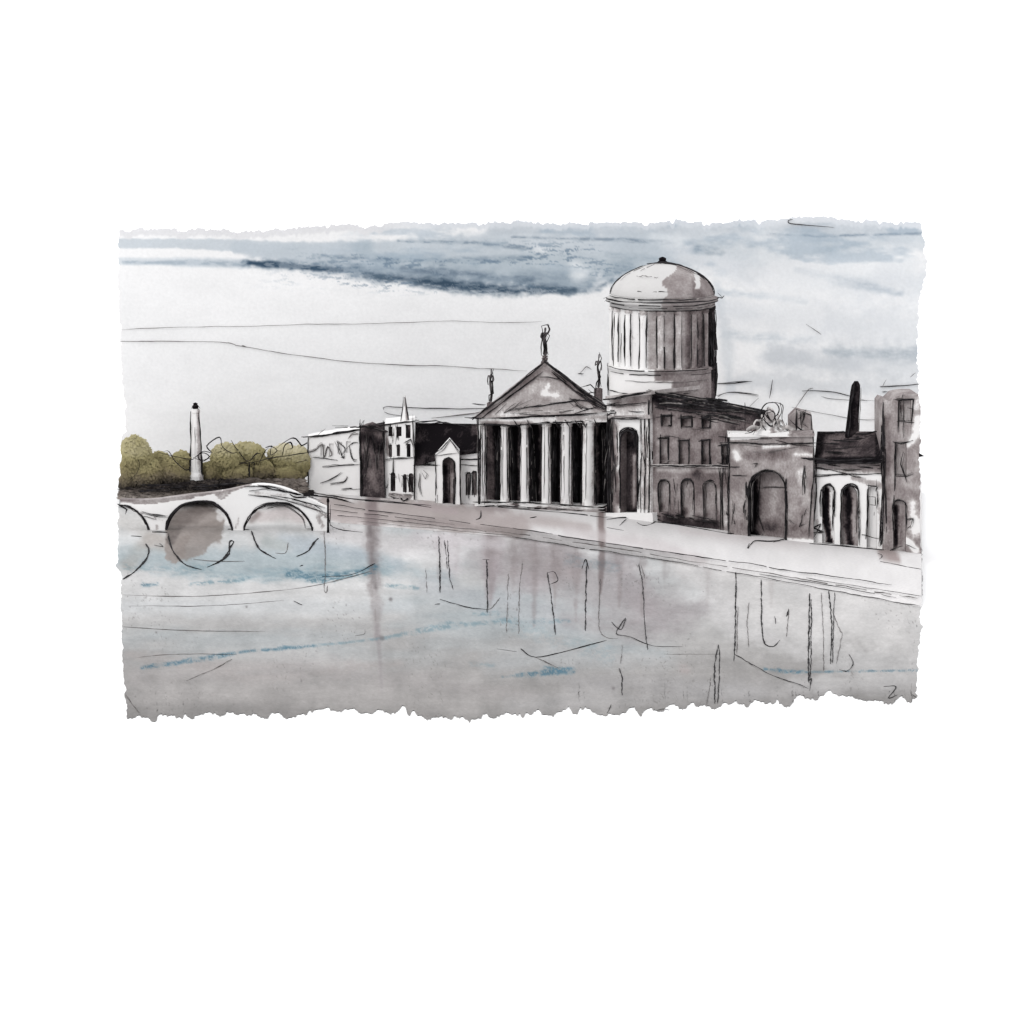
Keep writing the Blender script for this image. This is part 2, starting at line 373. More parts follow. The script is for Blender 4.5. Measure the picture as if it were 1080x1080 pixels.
    edge = sm(9, 6, Y-TOP(X)+(fbm(X*.05, Y*.1, 6)-.5)*4)*sm(470, 380, X)
    C = mixc(C, edge, (214, 214, 216))
    e2 = sm(7, 4, Y-TOP(X)+(fbm(X*.05, Y*.1, 6)-.5)*4)*sm(380, 470, X)
    C = mixc(C, e2*.8, (205, 209, 214))
    B([(930, 440), (985, 430)], [20, 30], (205, 199, 199), .6, .9)
    C += ((fbm(X*.5, Y*.9, 8, 2)-.5)*6)[:, None]+((fbm(X*.03, Y*.05, 12, 5)-.5)*10)[:, None]
    return lin(np.clip(C, 0, 255))/KS
ik = MB()
def spen(pts, w=.7, mi=2, wob=.6, dry=0.):
    ik.ink([V(x, y, YS-.12) for x, y in smooth_line(pts)], w, wob, mi, dry=dry, step=.5)
spen([(126, 348), (200, 345), (300, 343), (400, 341), (470, 339), (540, 340), (572, 339)], .55, dry=.05)
spen([(126, 360), (180, 360), (232, 361), (246, 363), (258, 366), (330, 377), (400, 384), (480, 387), (556, 391)], .7, dry=.05)
spen([(255, 364), (260, 366.5)], 1.2)
for pts in ([(404, 432), (408, 429), (440, 430), (500, 431), (530, 429)], [(405, 434), (412, 437), (440, 440)], [(455, 441), (500, 436), (528, 430)],
            [(755, 405), (775, 404), (793, 402)], [(756, 418), (770, 414), (790, 416), (800, 418)], [(846, 412), (880, 414), (915, 423)],
            [(866, 418), (880, 421), (930, 423)], [(840, 430), (852, 412), (858, 410)], [(780, 440), (800, 420)],
            [(815, 400), (812, 420)], [(850, 342), (862, 350), (866, 353)], [(928, 408), (950, 407), (971, 405)], [(930, 409), (935, 400)], [(960, 398), (966, 393)],
            [(836, 231), (832, 233), (838, 236), (880, 240)], [(930, 413), (936, 413)], [(612, 393), (618, 387), (624, 390)], [(609, 394), (616, 394)],
            [(500, 436), (540, 434)], [(835, 430), (900, 442), (930, 442)]):
    spen(pts, .9 if random.random() < .5 else .6, 1 if random.random() < .5 else 2)
spen([(928, 408), (950, 407), (971, 405)], 1.3, 1); spen([(755, 405), (775, 403), (793, 402)], 1.2, 1); spen([(757, 418), (770, 414), (800, 417)], 1., 1)
sheet('sky', SKYM, lambda x, y: V(x, y, YS), 845, 210, TOP, lambda x: np.full(np.shape(x), 508.5), sky_col, ik, 'pale painted sky with a band of indigo cloud, torn along its top edge')

# ------------------------------------------------------------------ river
def river_col(X, Y):
    v = sm(580, 745, Y)
    C = np.array([217., 217., 217.])*(1-v)[:, None]+np.array([148., 145., 143.])*v[:, None]
    C += ((fbm(X*.008, Y*.03, 2, 5)-.5)*46)[:, None]
    C += ((fbm(X*.006+4, Y*.12, 5)-.5)*22)[:, None]
    C = mixc(C, sm(.45, .75, fbm(X*.006+9, Y*.025, 10, 4))*sm(820, 500, X)*sm(735, 640, Y)*.55, (172, 184, 189))
    def B(pts, hw, col, op, soft=.6, jit=.3, grain=0., gs=(.1, .5), js=.03, k=3):
        nonlocal C; C = mixc(C, brush(X, Y, pts, hw, soft, jit, js, k, grain, gs)*op, col)
    B([(130, 590), (250, 592), (380, 588)], [14, 22, 20], (168, 181, 187), .8, .9)
    B([(300, 570), (380, 585), (420, 596)], [12, 16, 10], (176, 186, 194), .7, .9)
    B([(130, 640), (300, 640), (430, 640)], [14, 14, 10], (203, 206, 208), .6, .9)
    B([(540, 600), (640, 625), (690, 650)], [26, 40, 26], (168, 165, 167), .7, .9)
    B([(520, 590), (560, 610)], [24, 22], (178, 174, 176), .6, .9)
    B([(700, 690), (560, 690), (520, 700)], [20], (186, 189, 191), .5, .9)
    B([(720, 590), (800, 640), (860, 660)], [20, 40, 40], (208, 207, 207), .75, .9)
    B([(780, 600), (900, 640), (970, 660)], [26, 28, 20], (210, 209, 209), .8, .9)
    B([(880, 700), (970, 700)], [24], (192, 191, 191), .7, .9)
    B([(160, 570), (180, 575)], [14, 12], (176, 168, 162), .7, .8)
    B([(135, 595), (150, 580)], [12], (170, 164, 158), .7, .8)
    B([(730, 590), (800, 640), (960, 670)], [24, 50, 30], (212, 210, 209), .9, .95, .4)
    B([(345, 568), (440, 582), (520, 590)], [8, 12, 8], (216, 215, 216), .6, .9, .5)
    B([(700, 590), (860, 615), (970, 650)], [8, 14, 16], (218, 216, 215), .8, .9, .5)
    B([(128, 585), (250, 598), (400, 598)], [14, 20, 16], (168, 180, 184), .6, .95, .5, .3)
    B([(160, 605), (280, 608), (410, 600)], [6, 9, 7], (124, 150, 160), .5, .95, .6, .6, (.08, .5))
    B([(420, 600), (470, 610)], [16, 12], (172, 186, 192), .55, .95, .5, .4)
    B([(500, 640), (600, 668), (700, 690)], [8, 14, 8], (170, 180, 184), .5, .95, .5, .4)
    B([(135, 690), (260, 712), (420, 700)], [8, 12, 8], (168, 160, 157), .5, .95, .5, .3)
    B([(840, 720), (960, 715)], [14], (196, 194, 193), .7, .95, .5)
    B([(130, 545), (330, 545)], [14], (228, 227, 226), .9, .6)  # water behind the bridge painted paler to offset its shade
    # far-bank reflection painted on the water, seen through and under the arches
    B([(184, 585), (190, 556), (214, 542), (226, 548)], [10, 16, 14, 9], (152, 143, 138), .92, .2, .35, 0, (.1,.5), .05)
    B([(180, 570), (188, 545), (208, 536), (226, 536)], [6, 13, 9, 4], (108, 100, 97), .85, .5, .4, .3, (.2,.3), .06)
    B([(192, 550), (205, 546), (218, 540)], [9, 9, 5], (120, 111, 107), .6, .7, .4, .3, (.2,.3), .06)
    B([(198, 578), (222, 562), (232, 552)], [14, 13, 6], (146, 137, 132), .85, .25, .4, 0, (.1,.5), .06)
    B([(236, 538), (232, 546)], [5], (222, 220, 219), .8, .4, .4)
    B([(275, 545), (300, 540), (318, 548)], [8, 12, 7], (206, 197, 196), .8, .7)
    B([(265, 548), (272, 542)], [5], (140, 128, 126), .7, .9)
    B([(282, 572), (300, 576)], [10, 8], (178, 184, 184), .8, .8)
    B([(130, 550), (148, 556)], [10], (216, 214, 212), .7, .8)
    # violet streaks: reflections of the buildings painted into the water colour
    B([(500, 590), (580, 605), (700, 640)], [20, 34, 40], (168, 162, 163), .6, .95, .4); B([(420, 575), (480, 580)], [16], (220, 218, 219), .7, .7)
    B([(345, 560), (420, 575), (520, 570)], [10, 12, 8], (206, 203, 204), .7, .7, .4)
    B([(450, 620), (560, 640), (600, 660)], [16, 22, 16], (176, 178, 182), .6, .9, .5, .3)
    B([(600, 655), (680, 665), (740, 640)], [14, 22, 14], (160, 154, 156), .55, .9, .5, .3)
    B([(140, 715), (300, 705), (420, 715), (560, 735)], [14, 18, 16, 12], (166, 161, 160), .5, .9, .5, .2)
    B([(220, 690), (330, 690), (360, 700)], [8, 10, 6], (186, 184, 183), .5, .9, .5)
    B([(600, 720), (700, 722), (800, 730)], [10, 14, 10], (160, 158, 159), .5, .9, .5, .3)
    B([(740, 600), (770, 660), (850, 690)], [16, 18, 10], (206, 204, 204), .6, .9, .5)
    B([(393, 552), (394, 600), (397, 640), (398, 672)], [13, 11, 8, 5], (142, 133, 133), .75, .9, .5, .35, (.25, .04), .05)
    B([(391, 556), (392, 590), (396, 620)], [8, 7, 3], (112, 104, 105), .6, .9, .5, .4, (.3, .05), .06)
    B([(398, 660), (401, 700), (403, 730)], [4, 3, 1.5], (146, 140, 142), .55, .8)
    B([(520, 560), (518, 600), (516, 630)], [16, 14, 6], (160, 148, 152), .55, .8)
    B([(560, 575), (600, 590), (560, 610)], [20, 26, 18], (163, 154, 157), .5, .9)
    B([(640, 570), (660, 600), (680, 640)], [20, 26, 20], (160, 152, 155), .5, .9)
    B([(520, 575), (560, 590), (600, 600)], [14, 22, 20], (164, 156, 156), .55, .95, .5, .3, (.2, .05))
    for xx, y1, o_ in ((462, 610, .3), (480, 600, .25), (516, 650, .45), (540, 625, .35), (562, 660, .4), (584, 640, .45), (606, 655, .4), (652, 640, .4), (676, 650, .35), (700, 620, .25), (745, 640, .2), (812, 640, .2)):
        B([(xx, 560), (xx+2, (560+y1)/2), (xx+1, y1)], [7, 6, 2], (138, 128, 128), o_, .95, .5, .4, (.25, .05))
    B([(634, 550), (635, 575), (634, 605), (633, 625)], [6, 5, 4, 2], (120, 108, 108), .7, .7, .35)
    B([(470, 575), (480, 600)], [18, 12], (200, 192, 196), .5, .9)
    B([(440, 565), (530, 575)], [10, 8], (215, 210, 213), .6, .9)
    # blue pastel
    blue = (62, 106, 126); tl = (92, 130, 144)
    for pts, hw, op in (([(150, 617), (166, 616)], 3, .7), ([(200, 616), (255, 612), (262, 610)], 3, .55), ([(305, 605), (340, 610), (395, 600)], [5, 6, 4], .65),
                        ([(330, 613), (385, 606)], 2.5, .6), ([(405, 617), (440, 620)], 3, .5), ([(150, 704), (200, 697), (260, 687), (330, 681)], [2, 3.2, 2.6, 2], .8),
                        ([(330, 681), (400, 674), (470, 660), (545, 654)], [1.6, 2, 3.5, 3], .45), ([(500, 648), (525, 647)], 3, .5), ([(560, 655), (600, 655)], 3, .35),
                        ([(530, 714), (560, 711), (604, 708)], [2.5, 3.5, 3.5], .75), ([(575, 705), (602, 707)], 3, .7), ([(806, 706), (840, 709), (900, 708), (968, 707)], [1.6, 2.6, 1.8, 1.2], .8),
                        ([(600, 590), (650, 600)], 6, .15), ([(545, 660), (640, 690)], 10, .15), ([(495, 700), (520, 702)], 4, .25), ([(130, 600), (220, 600)], 6, .3)):
        B(pts, hw, blue if op > .6 else tl, min(1, op*1.15), .8, .8, .85, (.22, .9))
    B([(140, 735), (300, 730), (500, 742)], [14, 20, 14], (176, 172, 170), .5, .9)
    B([(250, 710), (320, 706), (345, 704)], [3, 6, 3], (160, 157, 156), .6, .9)
    B([(540, 745), (760, 730), (960, 722)], [16, 20, 16], (172, 170, 170), .55, .95)
    B([(722, 706)], [8], (160, 148, 146), .5, .9, .5, .5)
    for px, py, r in ((412, 632, 3), (403, 673, 3.2), (260, 640, 2), (165, 667, 2), (647, 726, 2.4), (652, 662, 2), (545, 643, 1.5), (318, 718, 1.3), (330, 700, 1.2)):
        B([(px, py)], [r], (110, 105, 106), .75, .8)
    sp = sm(.86, .92, vn(X*.75, Y*.75, 7))*sm(.5, .7, fbm(X*.02, Y*.02, 9)); C = mixc(C, sp*.5, (100, 95, 93))
    C += ((fbm(X*.35, Y*.7, 8, 3)-.5)*16)[:, None]+((fbm(X*.06, Y*.9, 3, 3)-.5)*14)[:, None]
    C += ((fbm(X*.05, Y*.06, 12, 5)-.5)*32)[:, None]*np.array([1, .97, .97])
    C -= 10*(sm(730, 757, Y))[:, None]
    return lin(np.clip(C, 0, 255))/KR
ik = MB()
def rpen(pts, w=1., mi=1, wob=.5, dry=0., n=5):
    ik.ink([G(x, y, .06) for x, y in smooth_line(pts, n)], w, wob, mi, dry=dry, step=.4)
# lower halves of the bridge circles: arch reflections drawn in ink
rpen([(177, 563), (182, 580), (195, 595), (213, 601)], 2.); rpen([(219, 598), (235, 590), (243, 577), (246, 571), (242, 572), (241, 585), (230, 594)], 2.)
rpen([(265, 560), (272, 577), (281, 584), (291, 589)], 2.); rpen([(313, 587), (325, 581), (333, 570), (335, 568), (331, 572), (326, 580)], 2.)
rpen([(154, 574), (157, 580), (154, 590), (143, 602), (130, 611)], 2.2)
rpen([(160, 561), (176, 561.5)], 2.4); rpen([(240, 558), (263, 558.5)], 2.2); rpen([(322, 557.5), (338, 558)], 2.)
rpen([(204, 590), (225, 592), (258, 592)], .8, 2); rpen([(290, 583), (301, 583), (304, 572)], 1, 2); rpen([(138, 565), (150, 566)], 1.2); rpen([(316, 597), (320, 596)], 1.6)
rpen([(163, 575), (172, 577), (168, 573)], .8)
for pts, w in (([(130, 627), (200, 629), (280, 624), (340, 616), (392, 602)], .8), ([(135, 639), (220, 639), (300, 633)], .6), ([(130, 661), (200, 665), (280, 666)], .7), ([(130, 695), (180, 690), (250, 690)], .6),
               ([(340, 608), (370, 606), (396, 594)], 1.2), ([(196, 718), (225, 706), (245, 695)], .7), ([(133, 733), (142, 745), (147, 752)], .8), ([(375, 670), (384, 669), (385, 664)], .7), ([(310, 634), (319, 638)], 1.6),
               ([(342, 560), (343, 600), (342, 622)], .8), ([(342, 622), (344, 625), (346, 615)], .8),
               ([(463, 566), (464, 600), (464, 625)], 1.5), ([(469, 570), (472, 600)], .9), ([(472, 570), (474, 605), (478, 622)], .9), ([(464, 632), (490, 640), (516, 644)], .9), ([(458, 638), (464, 637)], 1.3),
               ([(513, 590), (514, 620), (514, 646)], 1.3), ([(509, 590), (516, 590)], .9), ([(514, 643), (520, 640), (528, 630)], .8), ([(449, 600), (450, 625)], .6), ([(536, 605), (535, 640), (534, 667)], .7),
               ([(551, 592), (548, 620), (547, 668)], .8), ([(577, 604), (583, 640), (586, 669)], 1.2), ([(577, 604), (585, 603), (588, 612), (580, 616)], .9), ([(619, 590), (618, 630), (617, 665)], 1.2), ([(614, 600), (618, 590), (621, 600)], .9),
               ([(633, 610), (632, 660), (640, 672), (652, 673)], .8), ([(674, 595), (678, 620), (680, 660), (683, 685)], .9), ([(676, 596), (680, 610)], .7), ([(645, 656), (655, 664), (660, 652), (650, 668), (664, 672), (690, 681), (720, 682)], .9),
               ([(549, 684), (565, 693), (600, 686), (640, 675)], 1.1), ([(549, 684), (556, 690)], 1.3), ([(524, 684), (545, 687)], 1.), ([(653, 705), (656, 716), (656, 733)], 1.2), ([(565, 693), (590, 705)], .8), ([(656, 680), (655, 700)], .6),
               ([(758, 680), (754, 700), (754, 742)], 1.2), ([(758, 680), (759, 700), (757, 742)], .9), ([(750, 715), (745, 744)], .7),
               ([(776, 602), (776, 640), (774, 697)], 1.3), ([(778, 640), (777, 690)], .8), ([(803, 611), (803, 640), (805, 675), (815, 682), (823, 675)], 1.3), ([(832, 642), (831, 655), (829, 672)], .8), ([(832, 643), (829, 650)], 1.8), ([(817, 650), (818, 658)], 1.), ([(790, 635), (788, 660), (790, 683)], .7),
               ([(854, 626), (853, 670), (853, 720)], 1.5), ([(856, 632), (855, 715)], 1.), ([(775, 690), (810, 710), (853, 726)], .9), ([(853, 718), (856, 716), (854, 728)], 1.), ([(866, 625), (868, 660), (869, 708)], .7), ([(874, 622), (877, 660), (876, 700)], 1.2), ([(880, 625), (878, 700)], .9), ([(876, 640), (886, 665), (888, 670), (882, 700)], .7), ([(895, 690), (900, 700), (893, 708), (885, 706)], .9),
               ([(932, 724), (945, 724), (937, 736), (946, 733)], 1.1), ([(962, 733), (966, 735)], 1.1), ([(640, 752), (645, 743)], .9), ([(690, 750), (700, 748), (708, 749)], 1.1), ([(700, 690), (760, 690)], .5)):
    rpen(pts, w, 1 if w > .85 else 2)  # pen lines drawn for reflections and ripples on the water
sheet('river', RIVM, lambda x, y: G(x, y, .02), 845, 190, lambda x: np.full(np.shape(x), 507.6), BOT, river_col, ik, 'calm pale grey river with blue pastel ripples and a torn near edge')

# ------------------------------------------------------------------ quay: pavement and sloping wall
def Tq(x): return np.interp(x, [315, 340, 540, 760, 976], [521, 531, 557, 590, 622])
def Bq(x): return np.interp(x, [315, 340, 400, 540, 700, 976], [541, 550, 555, 566.5, 591, 641])
xs = np.arange(316, 972.1, 2.0); rows = [('b', k/16) for k in range(17)]+[('w', k/6) for k in range(1, 7)]
vs, cols = [], []
for kind, k in rows:
    for x in xs:
        x = min(x, float(RIGHT(Tq(x)))-.2)
        if kind == 'b': y = 509+(Tq(x)-509)*k; z = QZ
        else: y = Tq(x)+(Bq(x)-Tq(x))*k; z = QZ*(1-k)
        q = G(x, y, z+.03); vs.append(q); cols.append((x, y))
def quay_col(X, Y):
    C = np.tile(np.array([224., 222., 222.]), (len(X), 1))
    def B(pts, hw, col, op, soft=.6, jit=.3, grain=0.):
        nonlocal C; C = mixc(C, brush(X, Y, pts, hw, soft, jit, .04, 3, grain)*op, col)
    B([(345, 538), (420, 541), (500, 549), (545, 556)], [16, 19, 18, 14], (170, 161, 159), .95, .5, .4)  # violet wash paints the shaded left stretch of the quay wall
    B([(350, 545), (380, 548)], [8], (184, 175, 174), .7, .6, .5); B([(430, 548), (470, 552), (520, 560)], [5, 6, 5], (146, 137, 136), .7, .9, .5); B([(440, 532), (480, 540)], [4], (176, 164, 165), .6, .5, .5)
    B([(500, 545), (560, 548), (620, 556)], [12, 10, 6], (188, 179, 178), .8, .9)
    B([(393, 525), (392, 560)], [10, 11], (125, 113, 114), .75, .7)
    B([(505, 532), (530, 536)], [8], (150, 138, 138), .6, .8)
    B([(634, 540), (635, 575)], [5, 5], (125, 110, 108), .8, .7)
    B([(600, 560), (690, 575), (740, 590)], [8, 10, 8], (205, 198, 199), .6, .9)
    B([(720, 560), (800, 570), (850, 576)], [6], (212, 205, 205), .5, .8)
    B([(935, 582), (945, 590)], [10, 7], (150, 136, 134), .8, .5)
    C += ((fbm(X*.02, Y*.05, 2)-.5)*10)[:, None]+((fbm(X*.08, Y*.12, 7, 5)-.5)*16)[:, None]
    return lin(np.clip(C, 0, 255))/KQ
CQ = quay_col(np.array([c[0] for c in cols]), np.array([c[1] for c in cols]))
nx = len(xs); fs = [(j*nx+i, j*nx+i+1, (j+1)*nx+i+1, (j+1)*nx+i) for j in range(len(rows)-1) for i in range(nx-1)]
mb = MB()
def qpen(pts, w=1., mi=1, dry=0., z=QZ+.09):
    mb.ink([G(x, y, z) for x, y in smooth_line(pts, 5)], w, .5, mi, dry=dry, step=.4)
def wpen(f, x0, x1, w=.8, mi=1, dry=0.):           # line along the quay wall, f = fraction down the wall
    mb.ink([G(x, Tq(x)+(Bq(x)-Tq(x))*f, QZ*(1-f)+.1) for x in np.linspace(x0, x1, 20)], w, .8, mi, dry=dry, step=.4)
wpen(0, 330, 540, .8, 1, .2); wpen(.02, 540, 940, 1., 1, .15); wpen(.55, 420, 968, .9, 2, .2); wpen(.97, 540, 971, .9, 1, .1); wpen(.3, 345, 480, .7, 1, .3); wpen(.55, 350, 470, .7, 1, .2); wpen(.8, 380, 540, .7, 2); wpen(.7, 800, 945, .9, 1, .2); wpen(.4, 850, 972, .7, 1)
qpen([(322, 518), (345, 522), (380, 527), (420, 530), (455, 535)], 1.4); qpen([(322, 522), (350, 525), (374, 531)], 1.6); qpen([(352, 518), (366, 519)], 1.4)
qpen([(385, 528), (455, 533)], 1., 1); qpen([(346, 537), (351, 556), (383, 561)], 1.2, z=.4)
qpen([(415, 526), (421, 521), (431, 522), (426, 528), (421, 523), (430, 526), (424, 530)], 1.6)
qpen([(507, 532), (540, 536), (600, 541), (641, 546)], 1.1, 1, .15); qpen([(640, 548), (657, 546), (690, 549), (680, 554), (672, 551)], 1.1); qpen([(654, 554), (662, 546)], .8)
qpen([(690, 550), (720, 554), (772, 563)], 1.2, 1); qpen([(766, 563), (782, 563)], 1.2); qpen([(640, 556), (658, 559)], .8); qpen([(854, 573), (880, 575), (933, 580)], 1.6); qpen([(928, 592), (960, 598), (972, 600)], .8)
qpen([(790, 573), (789, 578), (796, 571), (813, 571), (828, 569)], 1.1); qpen([(815, 572), (830, 568)], 1.4); qpen([(925, 584), (930, 586), (927, 590)], 1.)
qpen([(559, 546), (566, 545)], 1.2); qpen([(507, 538), (507, 545), (502, 548)], 1.4)
b = len(vs); allv = [tuple(q) for q in vs]+[tuple(q) for q in mb.v]
me = bpy.data.meshes.new('quay'); me.from_pydata(allv, [], fs+[tuple(b+i for i in q) for q in mb.f])
for q in (QUAYM, INK, PENCIL): me.materials.append(q)
me.polygons.foreach_set('material_index', [0]*len(fs)+mb.m)
a = me.attributes.new('col', 'FLOAT_COLOR', 'POINT'); full = np.ones((len(allv), 4), np.float32); full[:b, :3] = CQ; a.data.foreach_set('color', full.ravel())
q = bpy.data.objects.new('quay', me); COL.objects.link(q); tag(q, 'pale quayside pavement with a sloping wall in painted violet shade down to the river', None, None, 'structure')

# far bank: dark ground below the trees
mb = MB(); xs = np.arange(127, 332, 3.0); prof = [(509, 1.2), (517, 1.3), (522, 1.2), (527, .6), (529, 0)]
VV = []; WW = []
for y, z in prof:
    for x in xs:
        yy = y+(fbm(np.array(x*.06), np.array(y*.3), 4)-.5)*3; yy = min(yy, 529)
        VV.append(G(max(x, float(LEFT(yy))+.5), float(yy), z)); WW.append(.9 if y < 523 else .55)
n = len(xs); mb.add(VV, [(j*n+i, j*n+i+1, (j+1)*n+i+1, (j+1)*n+i) for j in range(len(prof)-1) for i in range(n-1)], WW)
bk = mb.build('bank', BROWN); tag(bk, 'dark umber river bank below the olive trees', None, None, 'structure')

# ------------------------------------------------------------------ courthouse
PP = Plane(503, 532.5, 640, 538.5)             # portico front
PW = Plane(640, 543, 770, 560.5)               # pavilion and wing front
dome_base = V(698, 551, PW.p(698, 551).y+9.5)
ch = thing('courthouse', 'large grey domed courthouse with a six-columned pedimented portico on the quay', 'courthouse', PP.p(575, 536))
# --- portico
mb = MB()
for k, (o, yt) in enumerate(((1.3, 535.), (1.0, 532.2), (.7, 529.5))):
    mb.panel(PP, [(502-1.5*(2-k), yt), (641+1.0*(2-k), yt+5), (641, 548), (502, 543)], off=o+.3*(2-k), depth=5.5+.3*(2-k), wfn=wash(.1, ([(510, 534), (640, 540)], 3, .3, .9), *[([(x+1, 528), (x+.5, yt+3)], [3.2, 2.2], .95, .7) for x in (541, 563, 585, 608)], ([(636, 530), (637, 548)], [4, 4], 1.1, .6)), cell=6, cap=False)
mb.pen(PP, [(499, 529), (560, 531), (632, 535)], 1.1, 1.0); mb.pen(PP, [(503, 533), (580, 536), (640, 542)], 1., 1.65, dry=.2)
portico = mb.build('portico', parent=ch); portico['label'] = 'stepped base and white columns of the portico'
mb = MB()
dk = [(x, y) for x, y in ()]
gaps = [(518, .7, 2.5), (524, 1.1, 2.5), (541, 1.35, 3.5), (563, 1.35, 4), (585, 1.45, 4), (608, 1.45, 4), (638, 1.5, 6)]  # dark gaps between columns: recess shade painted on the back wall
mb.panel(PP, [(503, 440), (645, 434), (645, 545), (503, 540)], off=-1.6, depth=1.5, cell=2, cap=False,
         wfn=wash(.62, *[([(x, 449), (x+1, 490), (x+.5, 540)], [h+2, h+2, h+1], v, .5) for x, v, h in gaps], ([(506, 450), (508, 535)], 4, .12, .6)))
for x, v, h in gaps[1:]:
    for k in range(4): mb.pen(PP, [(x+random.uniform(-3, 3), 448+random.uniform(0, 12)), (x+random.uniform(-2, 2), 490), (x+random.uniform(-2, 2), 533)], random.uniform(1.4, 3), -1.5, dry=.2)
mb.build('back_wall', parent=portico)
colx = [510.5, 532.5, 553.5, 576.5, 597.5, 621]; colw = [7, 9.5, 10, 10.5, 13, 14]
for i, (cx, cw) in enumerate(zip(colx, colw)):
    mb = MB(); yb = 530+(cx-505)*.04; yt = 446-(cx-505)*.02
    base = PP.p(cx, yb, .2); top = PP.p(cx, yt, .2); r = cw*.05
    z0, z1 = base.z-.25, top.z+.1; H = z1-z0
    prof = [(r*1.35, z0), (r*1.35, z0+.25), (r*1.12, z0+.3), (r*1.12, z0+.5), (r, z0+.55), (r*1.0, z0+H*.35), (r*.93, z0+H*.7), (r*.86, z1-.7), (r*1.05, z1-.55), (r*.9, z1-.5), (r*1.25, z1-.15), (r*1.3, z1)]
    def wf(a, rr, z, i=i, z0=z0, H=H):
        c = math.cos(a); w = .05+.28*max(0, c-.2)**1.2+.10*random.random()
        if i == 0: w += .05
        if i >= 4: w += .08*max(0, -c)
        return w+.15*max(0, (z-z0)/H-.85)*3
    # subdivide the shaft for the wash
    P2 = []
    for (a0, b0), (a1, b1) in zip(prof[:-1], prof[1:]):
        k = max(1, int((b1-b0)/.6))
        for j in range(k): P2.append((a0+(a1-a0)*j/k, b0+(b1-b0)*j/k))
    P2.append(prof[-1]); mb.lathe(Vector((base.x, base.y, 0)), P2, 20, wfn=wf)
    for an, w in ((182, 1.5), (215, .7), (244, .6), (296, 1.), (326, 1.1), (352, 2.3), (60, .7), (120, .7)):
        if random.random() < .12: continue
        d = Vector((math.cos(math.radians(an)), math.sin(math.radians(an)), 0))
        mb.ink([Vector((base.x, base.y, 0))+d*(r*1.0+.05)+Vector((0, 0, z0+.2+random.random())), Vector((base.x, base.y, 0))+d*(r*.97+.05)+Vector((0, 0, z0+H*.5)), Vector((base.x, base.y, 0))+d*(r*.88+.05)+Vector((0, 0, z1-random.uniform(.1, .6)))], w, .7, 1, dry=.12)
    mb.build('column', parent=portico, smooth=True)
mb = MB()
mb.panel(PP, [(502, 441.5), (642, 434.5), (642, 445), (503, 449)], off=.9, depth=6, wfn=wash(.14, ([(510, 447), (560, 446)], 3, .4, .8), ([(590, 442), (640, 440)], 4, .3, .8)), cell=3, cap=True)
mb.pen(PP, [(500, 441), (540, 440.5), (600, 438), (628, 436.5), (632, 433)], 1.7, 1.0, n=2); mb.pen(PP, [(505, 447), (540, 449), (577, 446), (625, 444)], 1.1, 1.0, n=2, dry=.15)
for x in (543, 556, 586, 596, 607, 613, 627):
    mb.pen(PP, [(x, 444), (x+random.uniform(2, 6), 451), (x+random.uniform(-2, 7), 447)], 1.5, 1.0)
mb.pen(PP, [(503, 440), (504, 480), (506, 542)], 1.6, 1.0); mb.pen(PP, [(511, 446), (511.5, 500), (511, 534)], .9, 1.0)
mb.build('entablature', parent=portico)
mb = MB()
mb.panel(PP, [(500, 441.5), (574.5, 382), (645, 434.5)], off=1.15, depth=2., back=Vector((0, 1, 0)), cell=2.5,
         wfn=wash(.29, ([(506, 440), (540, 416), (574, 388)], [4, 6, 5], .46, .9), ([(574, 388), (610, 412), (640, 434)], [4, 5, 4], .42, .9), ([(570, 400), (582, 401)], 4, .4, .8), ([(520, 438), (620, 432)], 3, .2, .6), ([(579, 406), (573, 416), (588, 417)], [3, 5, 4], .10, .8), ([(590, 397), (632, 428)], 5, .5, .7), ([(560, 420), (600, 426)], 5, .3, .8)))
tri = [(499, 442), (574.5, 381.5), (646, 435)]
mb.pen(PP, [tri[0], (535, 414), tri[1]], 2., 1.3, n=2); mb.pen(PP, [tri[1], (610, 409), (646, 434)], 2.1, 1.3, n=3, jit=1.5)
mb.pen(PP, [(508, 441), (540, 416), (571, 393)], 1.1, 1.25); mb.pen(PP, [(584, 394), (605, 411), (637, 432)], 1.5, 1.25, n=2)
mb.pen(PP, [(543, 431), (570, 428), (600, 424), (612, 422)], 1.5, 1.25, dry=.1); mb.pen(PP, [(569, 398), (578, 398), (590, 400)], 1.1, 1.25); mb.pen(PP, [(601, 421), (630, 424)], 1.3, 1.25); mb.pen(PP, [(495, 441), (510, 441)], 2., 1.3); mb.pen(PP, [(499, 426), (512, 427)], 1., 1.3)
mb.hatch(PP, 508, 432, 545, 438, 7, .9, 1.25, -38, 22); mb.hatch(PP, 598, 408, 628, 428, 12, 1.1, 1.25, 38, 18); mb.hatch(PP, 530, 430, 610, 437, 8, .8, 1.25, -3, 26)
mb.build('pediment', parent=portico)

